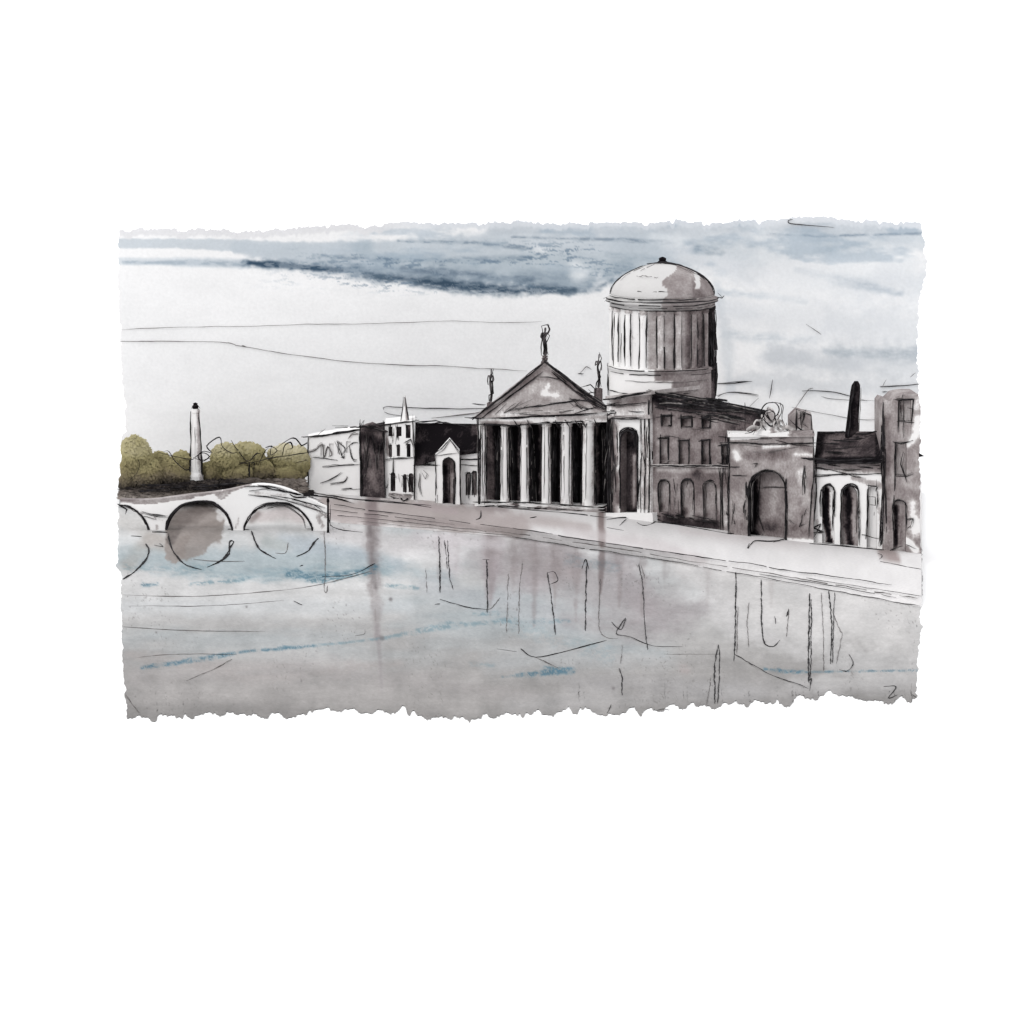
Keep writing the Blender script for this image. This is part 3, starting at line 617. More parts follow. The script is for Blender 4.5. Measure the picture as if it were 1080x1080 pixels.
# --- pavilion with the arched niche
mb = MB()
niche = arch(654, 672, 452, 541)
pw_fn = wash(.2, ([(645, 450), (646, 540)], 7, .5, .7), ([(650, 425), (684, 421)], 8, .42, .8), ([(660, 446), (672, 449)], 5, .05, .4), ([(680, 470), (681, 535)], 4, .3, .7), ([(650, 500), (652, 530)], 4, .55, .8), ([(641, 440), (641, 545)], 4, .95, .5), ([(672, 540), (684, 542)], 4, .03, .5))
mb.panel(PW, [(640, 419.5), (685.5, 413.5), (686.5, 560), (640, 556)], [niche], off=.35, depth=6.5, hole_depth=1.0, wfn=pw_fn, cell=2)
for x, w in ((641, 2.2), (643.5, 1.5), (646, 1.), (676, .9), (680, 1.1), (684.5, 1.8)):
    mb.pen(PW, [(x, 424 if x > 680 else 440), (x+.5, 490), (x+random.uniform(-.5, 1), 543)], w, .42, n=2 if w > 1.4 else 1)
mb.pen(PW, arch(653.5, 672.5, 451, 536), 1.7, .42, n=2); mb.pen(PW, arch(655, 670, 454, 470), 1.6, .42)
mb.pen(PW, [(640, 546), (645, 540), (650, 544), (665, 547), (680, 543), (686, 538)], 1.2, .5)
mb.hatch(PW, 641, 425, 652, 520, 16, 1.2, .42, ln=34); mb.hatch(PW, 674, 440, 686, 520, 9, .9, .42, ln=30); mb.hatch(PW, 643, 424, 660, 436, 8, 1.1, .42, 175, 14)
pav = mb.build('pavilion', parent=ch); pav['label'] = 'tall end block with one dark arched niche'
mb = MB(); mb.panel(PW, arch(653, 673, 451, 548), off=-.6, depth=.3, wfn=wash(.85, ([(669, 480), (669, 535)], 3, .35, .8), ([(660, 500), (662, 535)], 3, .72, .8), ([(658, 470), (658, 530)], 3, 1., .7)), cell=2.5, cap=False)
mb.build('niche', parent=pav)
mb = MB()
mb.panel(PW, [(638.5, 418), (686.5, 412), (686.5, 416), (638.5, 422)], off=.8, depth=7.2, wfn=wash(.3), cell=4)
mb.panel(PW, [(641, 438.5), (686, 437.5), (686, 441.5), (641, 442)], off=.6, depth=.3, wfn=wash(.3), cell=4, cap=False)
mb.pen(PW, [(636, 421), (650, 420), (668, 416), (686, 413)], 2., .9, n=3, jit=1.2); mb.pen(PW, [(640, 428), (682, 425)], 1., .5, n=2); mb.pen(PW, [(643, 441), (679, 441)], 1.8, .68); mb.pen(PW, [(665, 434), (677, 434)], 1.3, .5)
mb.build('cornice', parent=pav)
mb = MB(); mb.panel(PW, [(639, 541), (688, 541), (689, 552), (639, 552)], off=.7, depth=1., wfn=wash(.1), cell=4, cap=False)
mb.build('plinth', parent=pav)

# --- wing
wins = []
top_w = [rect(697, 438, 708, 449), rect(718.5, 439.5, 730, 450), rect(740, 440, 750, 451)]
mid_w = [rect(695.5, 461, 705, 489.5), rect(716, 464, 726.5, 490), rect(740, 464, 749, 491)]
arch_w = [arch(695, 706, 506, 540), arch(718, 731.5, 505, 546), arch(742, 755, 507.5, 549)]
small_w = [rect(761, 469, 767, 489)]
mb = MB()
wing_fn = wash(.48, ([(690, 420), (740, 430), (806, 442)], [7, 8, 10], .92, .8), ([(695, 428), (760, 436), (800, 445)], [5, 6, 10], .72, .8), ([(690, 468), (760, 470)], [5, 5], .4, .8), ([(690, 495), (770, 496)], [4, 4], .3, .6),
               ([(705, 545), (725, 551), (752, 553)], [9, 12, 10], .82, .8), ([(690, 520), (692, 540)], 4, .3, .7), ([(715, 520), (740, 525)], 9, .42, .9), ([(735, 500), (742, 508)], 8, .6, .9), ([(757, 520), (766, 550)], 6, .3, .7), ([(770, 450), (790, 455)], 8, .6, .8), ([(690, 440), (690, 500)], 3, .6, .8))
mb.panel(PW, [(686, 415), (720, 420.5), (760, 427.5), (808, 437), (808, 575), (686, 560)], top_w+mid_w+arch_w+small_w, off=0, depth=4., back=Vector((0, 1, 0)), side_w=1.1, hole_depth=.35, wfn=wing_fn, cell=2, hole_w=.6)
mb.pen(PW, [(684, 413.5), (720, 420), (760, 427), (806, 437)], 2.6, .1, n=4, jit=2); mb.pen(PW, [(686, 415), (687, 480), (686, 545)], 1.8, .1)
for k in range(16):
    x = random.uniform(688, 770); y = 418+(x-688)*.19+random.uniform(1, 9); mb.pen(PW, [(x, y), (x+random.uniform(12, 36), y+random.uniform(1, 6))], random.uniform(.8, 2.2), .06, dry=.3)
mb.pen(PW, [(759, 492), (759.5, 560)], .9, .08); mb.pen(PW, [(761, 500), (762, 562)], 1.4, .08); mb.pen(PW, [(768, 458), (768, 562)], 1.3, .08, n=2); mb.pen(PW, [(786, 425), (786, 452)], 1., .3)
mb.pen(PW, [(690, 547), (705, 551), (730, 555), (772, 563)], 1.3, .08)
mb.hatch(PW, 688, 500, 768, 540, 14, .7, .06, ln=16); mb.hatch(PW, 688, 419, 745, 432, 26, 1.8, .06, 8, 26); mb.hatch(PW, 740, 428, 785, 444, 22, 1.7, .06, 11, 24); mb.hatch(PW, 690, 541, 750, 549, 16, 1.4, .06, 12, 18); mb.hatch(PW, 756, 455, 768, 540, 9, .9, .06, ln=24); mb.hatch(PW, 688, 450, 768, 490, 8, .8, .06, 5, 22)
wing = mb.build('wing', parent=ch); wing['label'] = 'dark washed side wing with three rows of windows'
mb = MB(); mb.panel(PW, [(686.5, 489.5), (771, 490.5), (771, 493.5), (686.5, 492.5)], off=.25, depth=.24, wfn=wash(.3), cell=4, cap=False)
mb.pen(PW, [(686, 491), (697, 491), (720, 492), (760, 491), (778, 492)], 1.4, .3, dry=.15); mb.build('string_course', parent=wing)
for h in top_w+mid_w+arch_w+small_w:
    mb = MB(); tall = h in arch_w
    big = [(x, y) for x, y in h]
    mb.panel(PW, big, off=-.33, depth=.05, cell=3, cap=False, wfn=wash(random.uniform(.42, .5) if not tall else .4, ([(h[0][0]+3, h[-1][1]-6)], 6, .7, .9)))
    sk = [h[0], h[1], h[2], h[3]] if not tall else h
    mb.pen(PW, list(sk[:3])+[h[-1]] if not tall else h, 1.3, .06, wob=.7, dry=.12)
    if not tall:
        mb.pen(PW, [(h[0][0], h[0][1]-.5), (h[0][0]+.5, h[3][1])], 1.7, .06); mb.pen(PW, [(h[1][0], h[1][1]), (h[1][0]-.3, h[2][1])], 1.3, .06); mb.pen(PW, [(h[0][0]-2, h[0][1]+1.5), (h[1][0]+1, h[0][1])], 1.4, .06)
    else: mb.pen(PW, h[len(h)//3:2*len(h)//3+1], 1.7, .08)
    mb.build('arched_window' if tall else 'window', parent=wing)

def drumhatch(mb, n, d0, d1, w, r=5.35, y0=330, y1=372, l=26):
    for _ in range(n):
        a = math.radians(random.uniform(d0, d1)); y = random.uniform(y0, y1); c = Vector((math.cos(a)*r, math.sin(a)*r, 0))
        mb.ink([DC+c+Vector((0, 0, zz(y))), DC+c*1.004+Vector((0, 0, zz(y+l*.5))), DC+c+Vector((0, 0, zz(min(y+l, 388))))], w*random.uniform(.5, 1.5), 1.2, 1, dry=.2)
# --- drum and dome, shade painted into the wash on their right
DC = Vector((dome_base.x, dome_base.y, 0))
zz = lambda py: Zat(py-3, DC)
def side(a, noise=True):                       # 0 on the lit left, 1 on the far right
    return .5+.5*math.cos(a+.35)
def dome_w(a, r, z):
    c = math.cos(a+.25); w = .05 if c < -.02 else .37
    return w+.06*random.random()
mb = MB(); R0 = 5.25
zs = np.linspace(zz(418), zz(324), 26)
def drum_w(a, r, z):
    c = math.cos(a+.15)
    return (.06 if c < -.12 else (.27+.1*max(0, c)))+(.22 if c > .62 else 0)+(.4 if c > .86 else 0)+.08*random.random()  # right side darkened as painted shade, deepest at the far right
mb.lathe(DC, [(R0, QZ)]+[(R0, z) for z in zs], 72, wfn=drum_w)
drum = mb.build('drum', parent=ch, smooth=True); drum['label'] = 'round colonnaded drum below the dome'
mb = MB(); bz = [QZ]+list(np.linspace(zz(420), zz(391), 10))
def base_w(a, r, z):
    d = math.degrees(a) % 360; w = .05 if (d < 262 and d > 100) else .4  # shade wash painted on the right of the base
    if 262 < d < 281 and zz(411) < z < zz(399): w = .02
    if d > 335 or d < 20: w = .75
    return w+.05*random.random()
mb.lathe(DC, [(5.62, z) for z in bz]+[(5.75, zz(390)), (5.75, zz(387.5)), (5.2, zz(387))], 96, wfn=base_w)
def ring(mb, r, py, a0, a1, w=1., mi=1, dry=0., dz=0.):
    mb.ink([DC+Vector((r*math.cos(math.radians(a)), r*math.sin(math.radians(a)), zz(py)+dz)) for a in np.linspace(a0, a1, 40)], w, .9, mi, dry=dry)
ring(mb, 5.8, 388, 185, 355, 1.1, 1, .2); ring(mb, 5.7, 393, 190, 350, .9, 1, .3); ring(mb, 5.68, 413, 182, 300, 1.2, 1, .1); ring(mb, 5.7, 400, 225, 330, .7, 2, .2)
for d, w in ((182, 1.4), (186, 1.), (352, 1.8), (357, 2.2), (347, 1.2)):
    a = math.radians(d); mb.ink([DC+Vector((5.7*math.cos(a), 5.7*math.sin(a), zz(420))), DC+Vector((5.75*math.cos(a), 5.75*math.sin(a), zz(385)))], w, .8)
drumhatch(mb, 26, 332, 362, 1.6, 5.66, 325, 395, 30); drumhatch(mb, 10, 300, 345, .9, 5.5, 328, 350, 34); drumhatch(mb, 6, 182, 250, .9, 5.55, 328, 360, 30)
mb.build('base_ring', parent=drum, smooth=True)
NC = 18
for i in range(NC):
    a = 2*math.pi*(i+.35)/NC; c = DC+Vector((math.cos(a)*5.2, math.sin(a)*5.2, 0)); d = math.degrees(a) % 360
    dark = .04 if 150 < d < 258 else (.22 if 258 <= d < 306 else .4 if 258 <= d < 332 else .75)  # columns further right painted darker as shade
    mb = MB(); z0, z1 = zz(388), zz(326); H = z1-z0; r = .40
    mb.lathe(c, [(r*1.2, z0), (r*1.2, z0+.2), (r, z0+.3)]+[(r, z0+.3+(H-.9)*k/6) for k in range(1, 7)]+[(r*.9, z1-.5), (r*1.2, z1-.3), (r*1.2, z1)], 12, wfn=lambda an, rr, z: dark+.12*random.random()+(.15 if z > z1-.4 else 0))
    if not 20 < d < 160:
        for sg, w in ((-1, random.uniform(1.4, 2.6)), (1, random.uniform(1., 2.))):
            t = Vector((-math.sin(a), math.cos(a), 0)); rad = Vector((math.cos(a), math.sin(a), 0))
            f = (t*sg*.9+rad*.45)*r*1.05
            mb.ink([c+f+Vector((0, 0, z0+random.uniform(-.3, .6))), c+f+Vector((0, 0, z0+H*.5)), c+f+Vector((0, 0, z1-random.uniform(0, .5)))], w, .9, 1, dry=.1)
    mb.build('column', parent=drum, smooth=True)
mb = MB(); ys = zz(318)
prof = [(5.35, zz(326)), (5.55, zz(325)), (5.55, zz(321)), (5.85, zz(320)), (5.85, zz(316.5)), (5.5, zz(316)), (5.5, zz(313))]
mb.lathe(DC, prof, 96, wfn=lambda a, r, z: (.06 if math.degrees(a) % 360 < 268 and math.degrees(a) % 360 > 120 else .3)+.08*random.random())  # shade painted over the right half of the cornice
ring(mb, 5.9, 316.5, 178, 362, 1.5, 1, .1); ring(mb, 5.9, 320, 182, 355, 1.2, 1, .2); ring(mb, 5.6, 325.5, 185, 350, 1.2, 1, .2); ring(mb, 5.56, 323, 230, 360, .8, 1, .3); ring(mb, 5.6, 313.5, 185, 345, 1., 1, .2)
for dd in (0, 4): mb.ink([DC+Vector((5.8, -.3, zz(316)+dd*.1)), DC+Vector((6.3, -.4, zz(317))), DC+Vector((6.5, -.4, zz(314.5)))], 1.2, .6)
mb.ink([DC+Vector((-5.8, -.3, zz(316))), DC+Vector((-6.2, -.4, zz(317.5)))], 1.4, .6); mb.ink([DC+Vector((-5.8, -.3, zz(318))), DC+Vector((-6.1, -.4, zz(321)))], 1.2, .6)
mb.build('cornice', DOMEW, drum, True)
mb = MB(); z0 = zz(313.5); z1 = zz(279.5); prof = []
for k in range(26):
    t = k/25*math.pi/2; prof.append((5.45*math.cos(t)**1.35 if k < 25 else .02, z0+(z1-z0)*math.sin(t)**1.0))
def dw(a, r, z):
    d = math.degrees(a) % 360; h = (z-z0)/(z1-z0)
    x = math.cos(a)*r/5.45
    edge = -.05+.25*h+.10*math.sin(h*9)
    w = .06 if x < edge and (d > 150) else .31  # grey right part is shade painted into the dome
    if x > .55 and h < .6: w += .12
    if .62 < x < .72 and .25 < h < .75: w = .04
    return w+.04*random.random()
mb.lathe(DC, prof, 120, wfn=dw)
def mer(d, h0, h1, w, dry=0.):
    pts = []
    for h in np.linspace(h0, h1, 14):
        t = h*math.pi/2; r = 5.5*math.cos(t)**1.35 if h < .999 else 0
        pts.append(DC+Vector((r*math.cos(math.radians(d)), r*math.sin(math.radians(d)), z0+.04+(z1-z0)*math.sin(t))))
    mb.ink(pts, w, .8, 1, dry=dry)
mer(180, 0, .97, 1.1, .15); mer(186, .05, .7, .7, .2); mer(0, 0, .98, 2.2); mer(354, .1, .9, 1.5, .1); mer(340, .3, .6, .8); mer(222, .55, .8, .7, .2)
mer(357, .0, .8, 1.3, .1); mer(350, .0, .5, 1.1, .2); mer(183, 0, .8, .8, .2); mer(330, .5, .95, .7, .2); mer(200, .3, .8, .5, .3); ring(mb, 5.3, 309, 190, 350, .7, 2, .3); ring(mb, 5.2, 308, 285, 345, .9, 1, .3); ring(mb, 5.25, 306, 205, 275, .9, 1, .3); ring(mb, 4.0, 291, 225, 262, .7, 2, .2)
mb.ink([DC+Vector((-1.6, -.6, z1-.12)), DC+Vector((0, -.8, z1+.05)), DC+Vector((1.9, -.6, z1-.2))], 2.)
dome = mb.build('dome', DOMEW, ch, True); dome['label'] = 'shallow round dome, pale on the left and painted in grey shade on the right'
mb = MB(); c = DC; mb.lathe(c, [(.5, z1-.15), (.48, z1+.1), (.36, z1+.15), (.4, z1+.4), (.25, z1+.5), (.1, z1+.56)], 10, w=.95)
mb.build('finial', parent=dome)

# ------------------------------------------------------------------ statues
def figure(name, label, cat, base, H, pose, w, mat=STONE, group=None, parent=None, thin=1.):
    o = thing(name, label, cat, base, group) if parent is None else parent
    me = bpy.data.meshes.new('body'); s = H
    pts = {'foot': (.0, 0, .0), 'knee': (.03, -.02, .22), 'hip': (0, 0, .46), 'waist': (-.02, 0, .58), 'chest': (0, 0, .72), 'neck': (.01, 0, .82), 'head': (.02, -.01, .90), 'crown': (.02, 0, .97),
           'sl': (-.10, 0, .77), 'sr': (.11, 0, .77)}
    rad = {'foot': .085, 'knee': .075, 'hip': .08, 'waist': .055, 'chest': .07, 'neck': .028, 'head': .05, 'crown': .03, 'sl': .035, 'sr': .035, 'el': .035, 'hl': .025, 'er': .035, 'hr': .025}
    pts.update(pose); K = list(pts)
    E = [('hip', 'knee'), ('knee', 'foot'), ('hip', 'waist'), ('waist', 'chest'), ('chest', 'neck'), ('neck', 'head'), ('head', 'crown'), ('chest', 'sl'), ('sl', 'el'), ('el', 'hl'), ('chest', 'sr'), ('sr', 'er'), ('er', 'hr')]
    me.from_pydata([tuple(c*s for c in pts[k]) for k in K], [(K.index(a), K.index(b)) for a, b in E], [])
    me.materials.append(mat)
    b = bpy.data.objects.new('body', me); COL.objects.link(b); b.parent = o
    md = b.modifiers.new('Skin', 'SKIN'); sv = me.skin_vertices[0].data
    for i, k in enumerate(K): sv[i].radius = (rad[k]*s*thin, rad[k]*s*thin); sv[i].use_root = (k == 'hip')
    b.modifiers.new('Subsurf', 'SUBSURF').levels = 2; b.modifiers['Subsurf'].render_levels = 2
    a = me.attributes.new('wash', 'FLOAT', 'POINT'); a.data.foreach_set('value', [w+random.uniform(-.15, .15) for _ in K])
    return o
def scrib(o, pl_pts, w, name='drapery'):
    mb = MB()
    for q in pl_pts: mb.ink(q, w, 1., 1)
    mb.build(name, parent=o)
def pedestal(o, base, h, r, w=.3):
    mb = MB(); mb.lathe(base, [(r, base.z-.3), (r, base.z+h*.25), (r*.6, base.z+h*.35), (r*.85, base.z+h*.65), (r*.5, base.z+h*.8), (r*.8, base.z+h), (r*.3, base.z+h)], 10, w=w)
    mb.build('pedestal', parent=o)
raise_arm = {'el': (-.13, -.05, .64), 'hl': (-.03, -.12, .56), 'er': (.17, 0, .90), 'hr': (.10, 0, 1.06)}
ap = PP.p(574.5, 382.5, .9)
o = figure('statue', 'robed statue with one arm raised, standing on the apex of the pediment', 'statue', ap+Vector((0, 0, .75)), 3.1, raise_arm, .75)
def at(p, dx, dz): return p+Vector((dx, -.35, dz))
mb = MB(); bz_ = ap
mb.lathe(ap, [(.42, ap.z-.3), (.4, ap.z+.05), (.2, ap.z+.2), (.34, ap.z+.45), (.22, ap.z+.6), (.32, ap.z+.75), (.05, ap.z+.76)], 10, w=.45); mb.ink([at(ap, -.4, .1), at(ap, -.1, .5), at(ap, .35, .75), at(ap, .3, .3), at(ap, -.2, .1), at(ap, .2, 0)], 1.5)
mb.build('pedestal', parent=o)
scrib(o, [[at(ap, -.35, .8), at(ap, -.35, 2.), at(ap, -.2, 3.4), at(ap, -.3, 3.9), at(ap, .45, 4.1)], [at(ap, .35, .9), at(ap, .1, 2.), at(ap, .5, 3.0), at(ap, .2, 3.4), at(ap, -.2, 2.9)], [at(ap, -.1, .9), at(ap, -.05, 2.4), at(ap, .3, 2.9)], [at(ap, .1, 4.0), at(ap, .55, 3.95)]], 1.5)
hang = {'sl': (-.07, 0, .77), 'sr': (.07, 0, .77), 'el': (-.09, 0, .62), 'hl': (-.07, -.04, .49), 'er': (.09, -.02, .64), 'hr': (.05, -.08, .56)}
hold = {'sl': (-.07, 0, .77), 'sr': (.07, 0, .77), 'el': (-.09, -.02, .64), 'hl': (-.03, -.09, .70), 'er': (.09, 0, .63), 'hr': (.09, -.04, .5)}
lp = PP.p(517.5, 424, .2)
o = figure('statue', 'slender dark statue on the left corner of the pediment', 'statue', lp, 3.7, hang, .8, thin=.5)
scrib(o, [[at(lp, -.2, -.2), at(lp, -.25, .7), at(lp, .25, .9), at(lp, .2, 2.), at(lp, -.1, 2.6), at(lp, .3, 3.6)], [at(lp, .1, .2), at(lp, .3, 1.6), at(lp, .25, 3.2)]], 1.4)
mb = MB(); mb.lathe(lp, [(.4, lp.z-1.2), (.4, lp.z-.1), (.25, lp.z)], 8, w=.5); mb.build('pedestal', parent=o)
rp = PP.p(631, 409, .2)
o = figure('statue', 'slender dark statue on the right corner of the pediment, beside the drum', 'statue', rp, 3.7, hold, .8, thin=.5)
scrib(o, [[at(rp, -.3, -.5), at(rp, -.2, .6), at(rp, .2, 1.2), at(rp, -.15, 2.2), at(rp, .3, 3.1), at(rp, .05, 3.7)], [at(rp, .25, .1), at(rp, .05, 1.4), at(rp, .3, 2.6)], [at(rp, -2.2, .0), at(rp, -.8, .4), at(rp, 0, -.3)], [at(rp, -1.6, -.6), at(rp, -.3, -.4)]], 1.4)
mb = MB(); mb.lathe(rp, [(.45, rp.z-2.4), (.45, rp.z-.1), (.25, rp.z)], 8, w=.5); mb.build('pedestal', parent=o)

# ------------------------------------------------------------------ gatehouse
PG = Plane(770, 562, 940, 580)
gh = thing('gatehouse', 'low violet-grey gatehouse with one large archway right of the courthouse', 'gatehouse', PG.p(812, 567, .9))
mb = MB(); ga = arch(790, 829, 496, 580)
mb.panel(PG, [(769, 459), (858, 459), (858, 590), (769, 580)], [ga], off=.9, depth=5, hole_depth=1.6, cell=2, hole_w=.6, back=Vector((0, 1, 0)),
         wfn=wash(.36, ([(775, 476), (778, 484)], [7, 6], .1, .9), ([(805, 472), (832, 470)], [3, 3], .12, .8), ([(772, 462), (800, 461)], 2.5, .05, .4), ([(790, 480), (830, 480)], 8, .48, .8), ([(775, 550), (785, 556)], 8, .5, .8), ([(845, 500), (850, 530)], [7, 7], .25, .5), ([(835, 555), (852, 562)], 6, .5, .8), ([(846, 470), (856, 476)], 5, .5, .7), ([(838, 479), (856, 480)], 3, .15, .8), ([(830, 570), (856, 572)], 4, .05, .5)))
mb.pen(PG, [(768, 458), (800, 459), (855, 459)], 1.2, 1., dry=.15); mb.pen(PG, [(760, 467), (800, 468), (862, 467)], 1.3, 1.); mb.pen(PG, [(769, 457), (769, 500), (768.5, 563)], 1.3, 1.); mb.pen(PG, [(858, 455), (858, 500), (853, 566)], 1.3, 1., n=2)
mb.pen(PG, [(770, 492), (779, 492)], 1.1, 1.); mb.pen(PG, [(772, 501), (786, 501)], 1.1, 1.)
mb.pen(PG, ga, 1.5, 1., n=2, jit=1.2); mb.pen(PG, [(791, 512), (790, 540), (790, 567)], 3., 1., n=2); mb.pen(PG, arch(794, 830, 497, 560)[:8], 1.4, .98); mb.pen(PG, [(829, 505), (829, 540), (827, 568)], 1.7, 1.); mb.pen(PG, [(795, 489), (799, 488), (797, 492)], .9, 1.)
mb.pen(PG, [(832, 547), (835, 551)], 1., 1.); mb.pen(PG, [(846, 544), (845, 550), (843, 555), (847, 553)], 1.1, 1.)
mb.hatch(PG, 786, 505, 793, 545, 10, 1.4, .98, ln=22); mb.hatch(PG, 772, 462, 850, 478, 8, .7, .98, 3, 26); mb.hatch(PG, 846, 470, 857, 540, 6, .9, .98, ln=26); mb.hatch(PG, 770, 520, 778, 550, 5, .8, .98, ln=20)
gw = mb.build('wall', parent=gh)
mb = MB(); mb.panel(PG, arch(789, 830, 495, 585), off=-.2, depth=.3, cell=2.5, cap=False, wfn=wash(.42, ([(794, 510), (795, 570)], [8, 7.5], 1.4, .8), ([(800, 555), (825, 558)], 9, .6, .8), ([(820, 510), (815, 540)], 8, .36, .8)))
mb.pen(PG, [(805, 514), (831, 514)], 1., -.12); mb.pen(PG, [(802, 500), (799, 540), (806, 560), (803, 568)], .9, -.12)
gt = mb.build('gate', parent=gh)
mb = MB(); mb.panel(PG, [(767.5, 457.5), (859, 457), (859, 460.5), (767.5, 461)], off=1.2, depth=5.6, back=Vector((0, 1, 0)), wfn=wash(.1, ([(835, 458), (858, 458)], 4, .4, .5)), cell=3); mb.build('parapet', parent=gh)
mb = MB(); mb.panel(PG, [(832, 441), (840, 433), (856, 438), (858, 459), (832, 459)], off=-1., depth=3, back=Vector((0, 1, 0)), wfn=wash(.36, ([(836, 455), (845, 456)], 4, .1, .4)), cell=3)
for q in ([(840, 431), (840, 458)], [(844, 436), (845, 452)], [(840, 432), (856, 438), (856, 458)], [(843, 440), (849, 434), (846, 446), (850, 449)], [(833, 443), (845, 453), (858, 458)]): mb.pen(PG, q, 1.2, -.9)
mb.build('attic', parent=gh)
# sculpture group on the gatehouse
sb = PG.p(812, 457, .1)
sc = thing('sculpture', 'sculpted trophy group with round shield on top of the gatehouse parapet', 'sculpture', sb)
mb = MB()
mb.lathe(sb, [(1.35, sb.z-.1), (1.35, sb.z+.3), (1.0, sb.z+.5), (.85, sb.z+1.2), (.65, sb.z+1.7), (.3, sb.z+2.1), (.05, sb.z+2.3)], 14, wfn=lambda a, r, z: random.choice((.05, .12, .3)))
for q in ([(-1.8, .0), (-1.1, 1.0), (-.3, .2), (-.9, 1.3), (-.4, 2.4)], [(-1.3, .9), (-1.0, 2.4), (-.4, 3.2), (.5, 3.3), (.9, 2.6), (.4, 1.8), (-.3, 2.1), (-.2, 2.9)], [(.9, 3.3), (1.1, 2.2), (.6, 1.2), (1.3, .9), (1.8, .4), (1.6, 1.2)], [(-.8, 1.6), (0, .8), (.6, 1.3), (.2, 2.)], [(-2.6, .1), (-1.9, .2), (-1.2, .6)], [(.2, 3.4), (1.3, 3.0), (1.2, 1.6), (1.8, .3)]):
    pts = smooth_line(q, 4); mb.ink([sb+Vector((x, -1.0, z)) for x, z in pts], 1.3, .8, 1)
mb.build('plinth', parent=sc)
me = bpy.data.meshes.new('shield'); mb = MB()
c = sb+Vector((-.1, -.95, 1.95)); n = 18
vs = [c+Vector((0, -.28, 0))]; fs = []
for k, (r, d) in enumerate(((.25, -.24), (.45, -.12), (.58, -.02), (.62, .08))):
    for i in range(n): vs.append(c+Vector((r*math.cos(2*math.pi*i/n), d, r*math.sin(2*math.pi*i/n))))
for i in range(n): fs.append((0, 1+i, 1+(i+1) % n))
for k in range(3):
    for i in range(n): fs.append((1+k*n+i, 1+(k+1)*n+i, 1+(k+1)*n+(i+1) % n, 1+k*n+(i+1) % n))
mb.add([Vector((v.x, v.y, c.z+(v.z-c.z)*1.35)) for v in vs], fs, .3); [mb.ink([c+Vector((random.uniform(-.6, .6), -.4, random.uniform(-.8, .8))) for _ in range(3)], 1.1, 1.2) for k in range(5)]; mb.ink([vs[1+2*n+i % n]+Vector((0, -.05, 0)) for i in range(n+2)], 1.5, .8); mb.build('shield', parent=sc)
for sx in (-1, 1):
    rec = {'foot': (sx*.5, 0, .04), 'knee': (sx*.28, -.04, .22), 'hip': (0, 0, .12), 'waist': (-sx*.04, 0, .26), 'chest': (-sx*.06, 0, .40), 'neck': (-sx*.06, 0, .5), 'head': (-sx*.05, -.01, .58), 'crown': (-sx*.05, 0, .65), 'sl': (-.15, 0, .44), 'sr': (.04, 0, .44), 'el': (-.24, -.05, .3), 'hl': (-.2, -.1, .18), 'er': (.12, -.05, .3), 'hr': (.16, -.1, .2)}
    b0 = thing('tmp', None, None, sb+Vector((sx*1.0, -.9, .2)))
    figure('body', None, None, None, 2.9, rec, .22, mat=PALE, parent=b0)
    ch_ = b0.children[0] if b0.children else [x for x in COL.objects if x.parent == b0][0]
    ch_.parent = sc; ch_.location = (sx*1.0, -.9, .2); ch_.name = 'figure'; bpy.data.objects.remove(b0)

# ------------------------------------------------------------------ right-hand house with dark roof and chimney
th = thing('house', 'white house with dark roof, tall black chimney and dark arched openings', 'house', PG.p(893, 575))
mb = MB(); oa = arch(867, 880, 512, 590); ob = arch(887, 905, 511, 590, spring=530); oc = arch(914, 925, 513, 590)
mb.panel(PG, [(858, 484), (932, 484), (932, 592), (858, 590)], [oa, ob, oc], off=.3, depth=6, back=Vector((0, 1, 0)), hole_depth=.5, cell=2, hole_w=.4,
         wfn=wash(.06, ([(862, 491), (930, 493)], [7, 8], .42, .5), ([(900, 504), (928, 512)], [4, 6], .3, .6), ([(925, 515), (931, 570)], [4, 3], .2, .8), ([(860, 520), (862, 560)], 3, .2, .9)))
mb.pen(PG, [(856, 494), (880, 497), (912, 504)], 1., .4); mb.pen(PG, [(856, 502), (890, 500), (933, 500)], 1.3, .4); mb.pen(PG, [(861, 486), (861, 520), (857, 565)], 1.1, .4); mb.pen(PG, [(930, 450), (931, 520), (928, 575)], 1.6, .4, n=2); mb.pen(PG, [(854, 573), (890, 576), (932, 581)], 1.9, .45)
mb.pen(PG, [(859, 562), (868, 561), (858, 556), (866, 552), (860, 566)], 1.2, .4); mb.pen(PG, [(908, 565), (926, 567)], .9, .4)
mb.pen(PG, [(916, 512), (926, 513), (924, 517)], 1.1, .4); mb.pen(PG, [(916, 513), (915, 550), (913, 568)], 1.3, .4); mb.pen(PG, [(917, 524), (923, 524), (923, 533), (917, 532)], 1.2, .4); mb.pen(PG, arch(866, 880, 512, 545), 1.3, .4); mb.pen(PG, arch(887, 906, 511, 575), 1.2, .4); mb.pen(PG, arch(868, 879, 511, 518), 1.6, .4, n=2); mb.pen(PG, arch(890, 905, 512, 520), 1.5, .4, n=2)
mb.hatch(PG, 858, 505, 930, 550, 9, .8, .4, ln=22); mb.hatch(PG, 860, 487, 925, 496, 9, .9, .4, 4, 24); mb.hatch(PG, 926, 495, 932, 550, 5, 1., .4, ln=26)
w_ = mb.build('wall', parent=th)
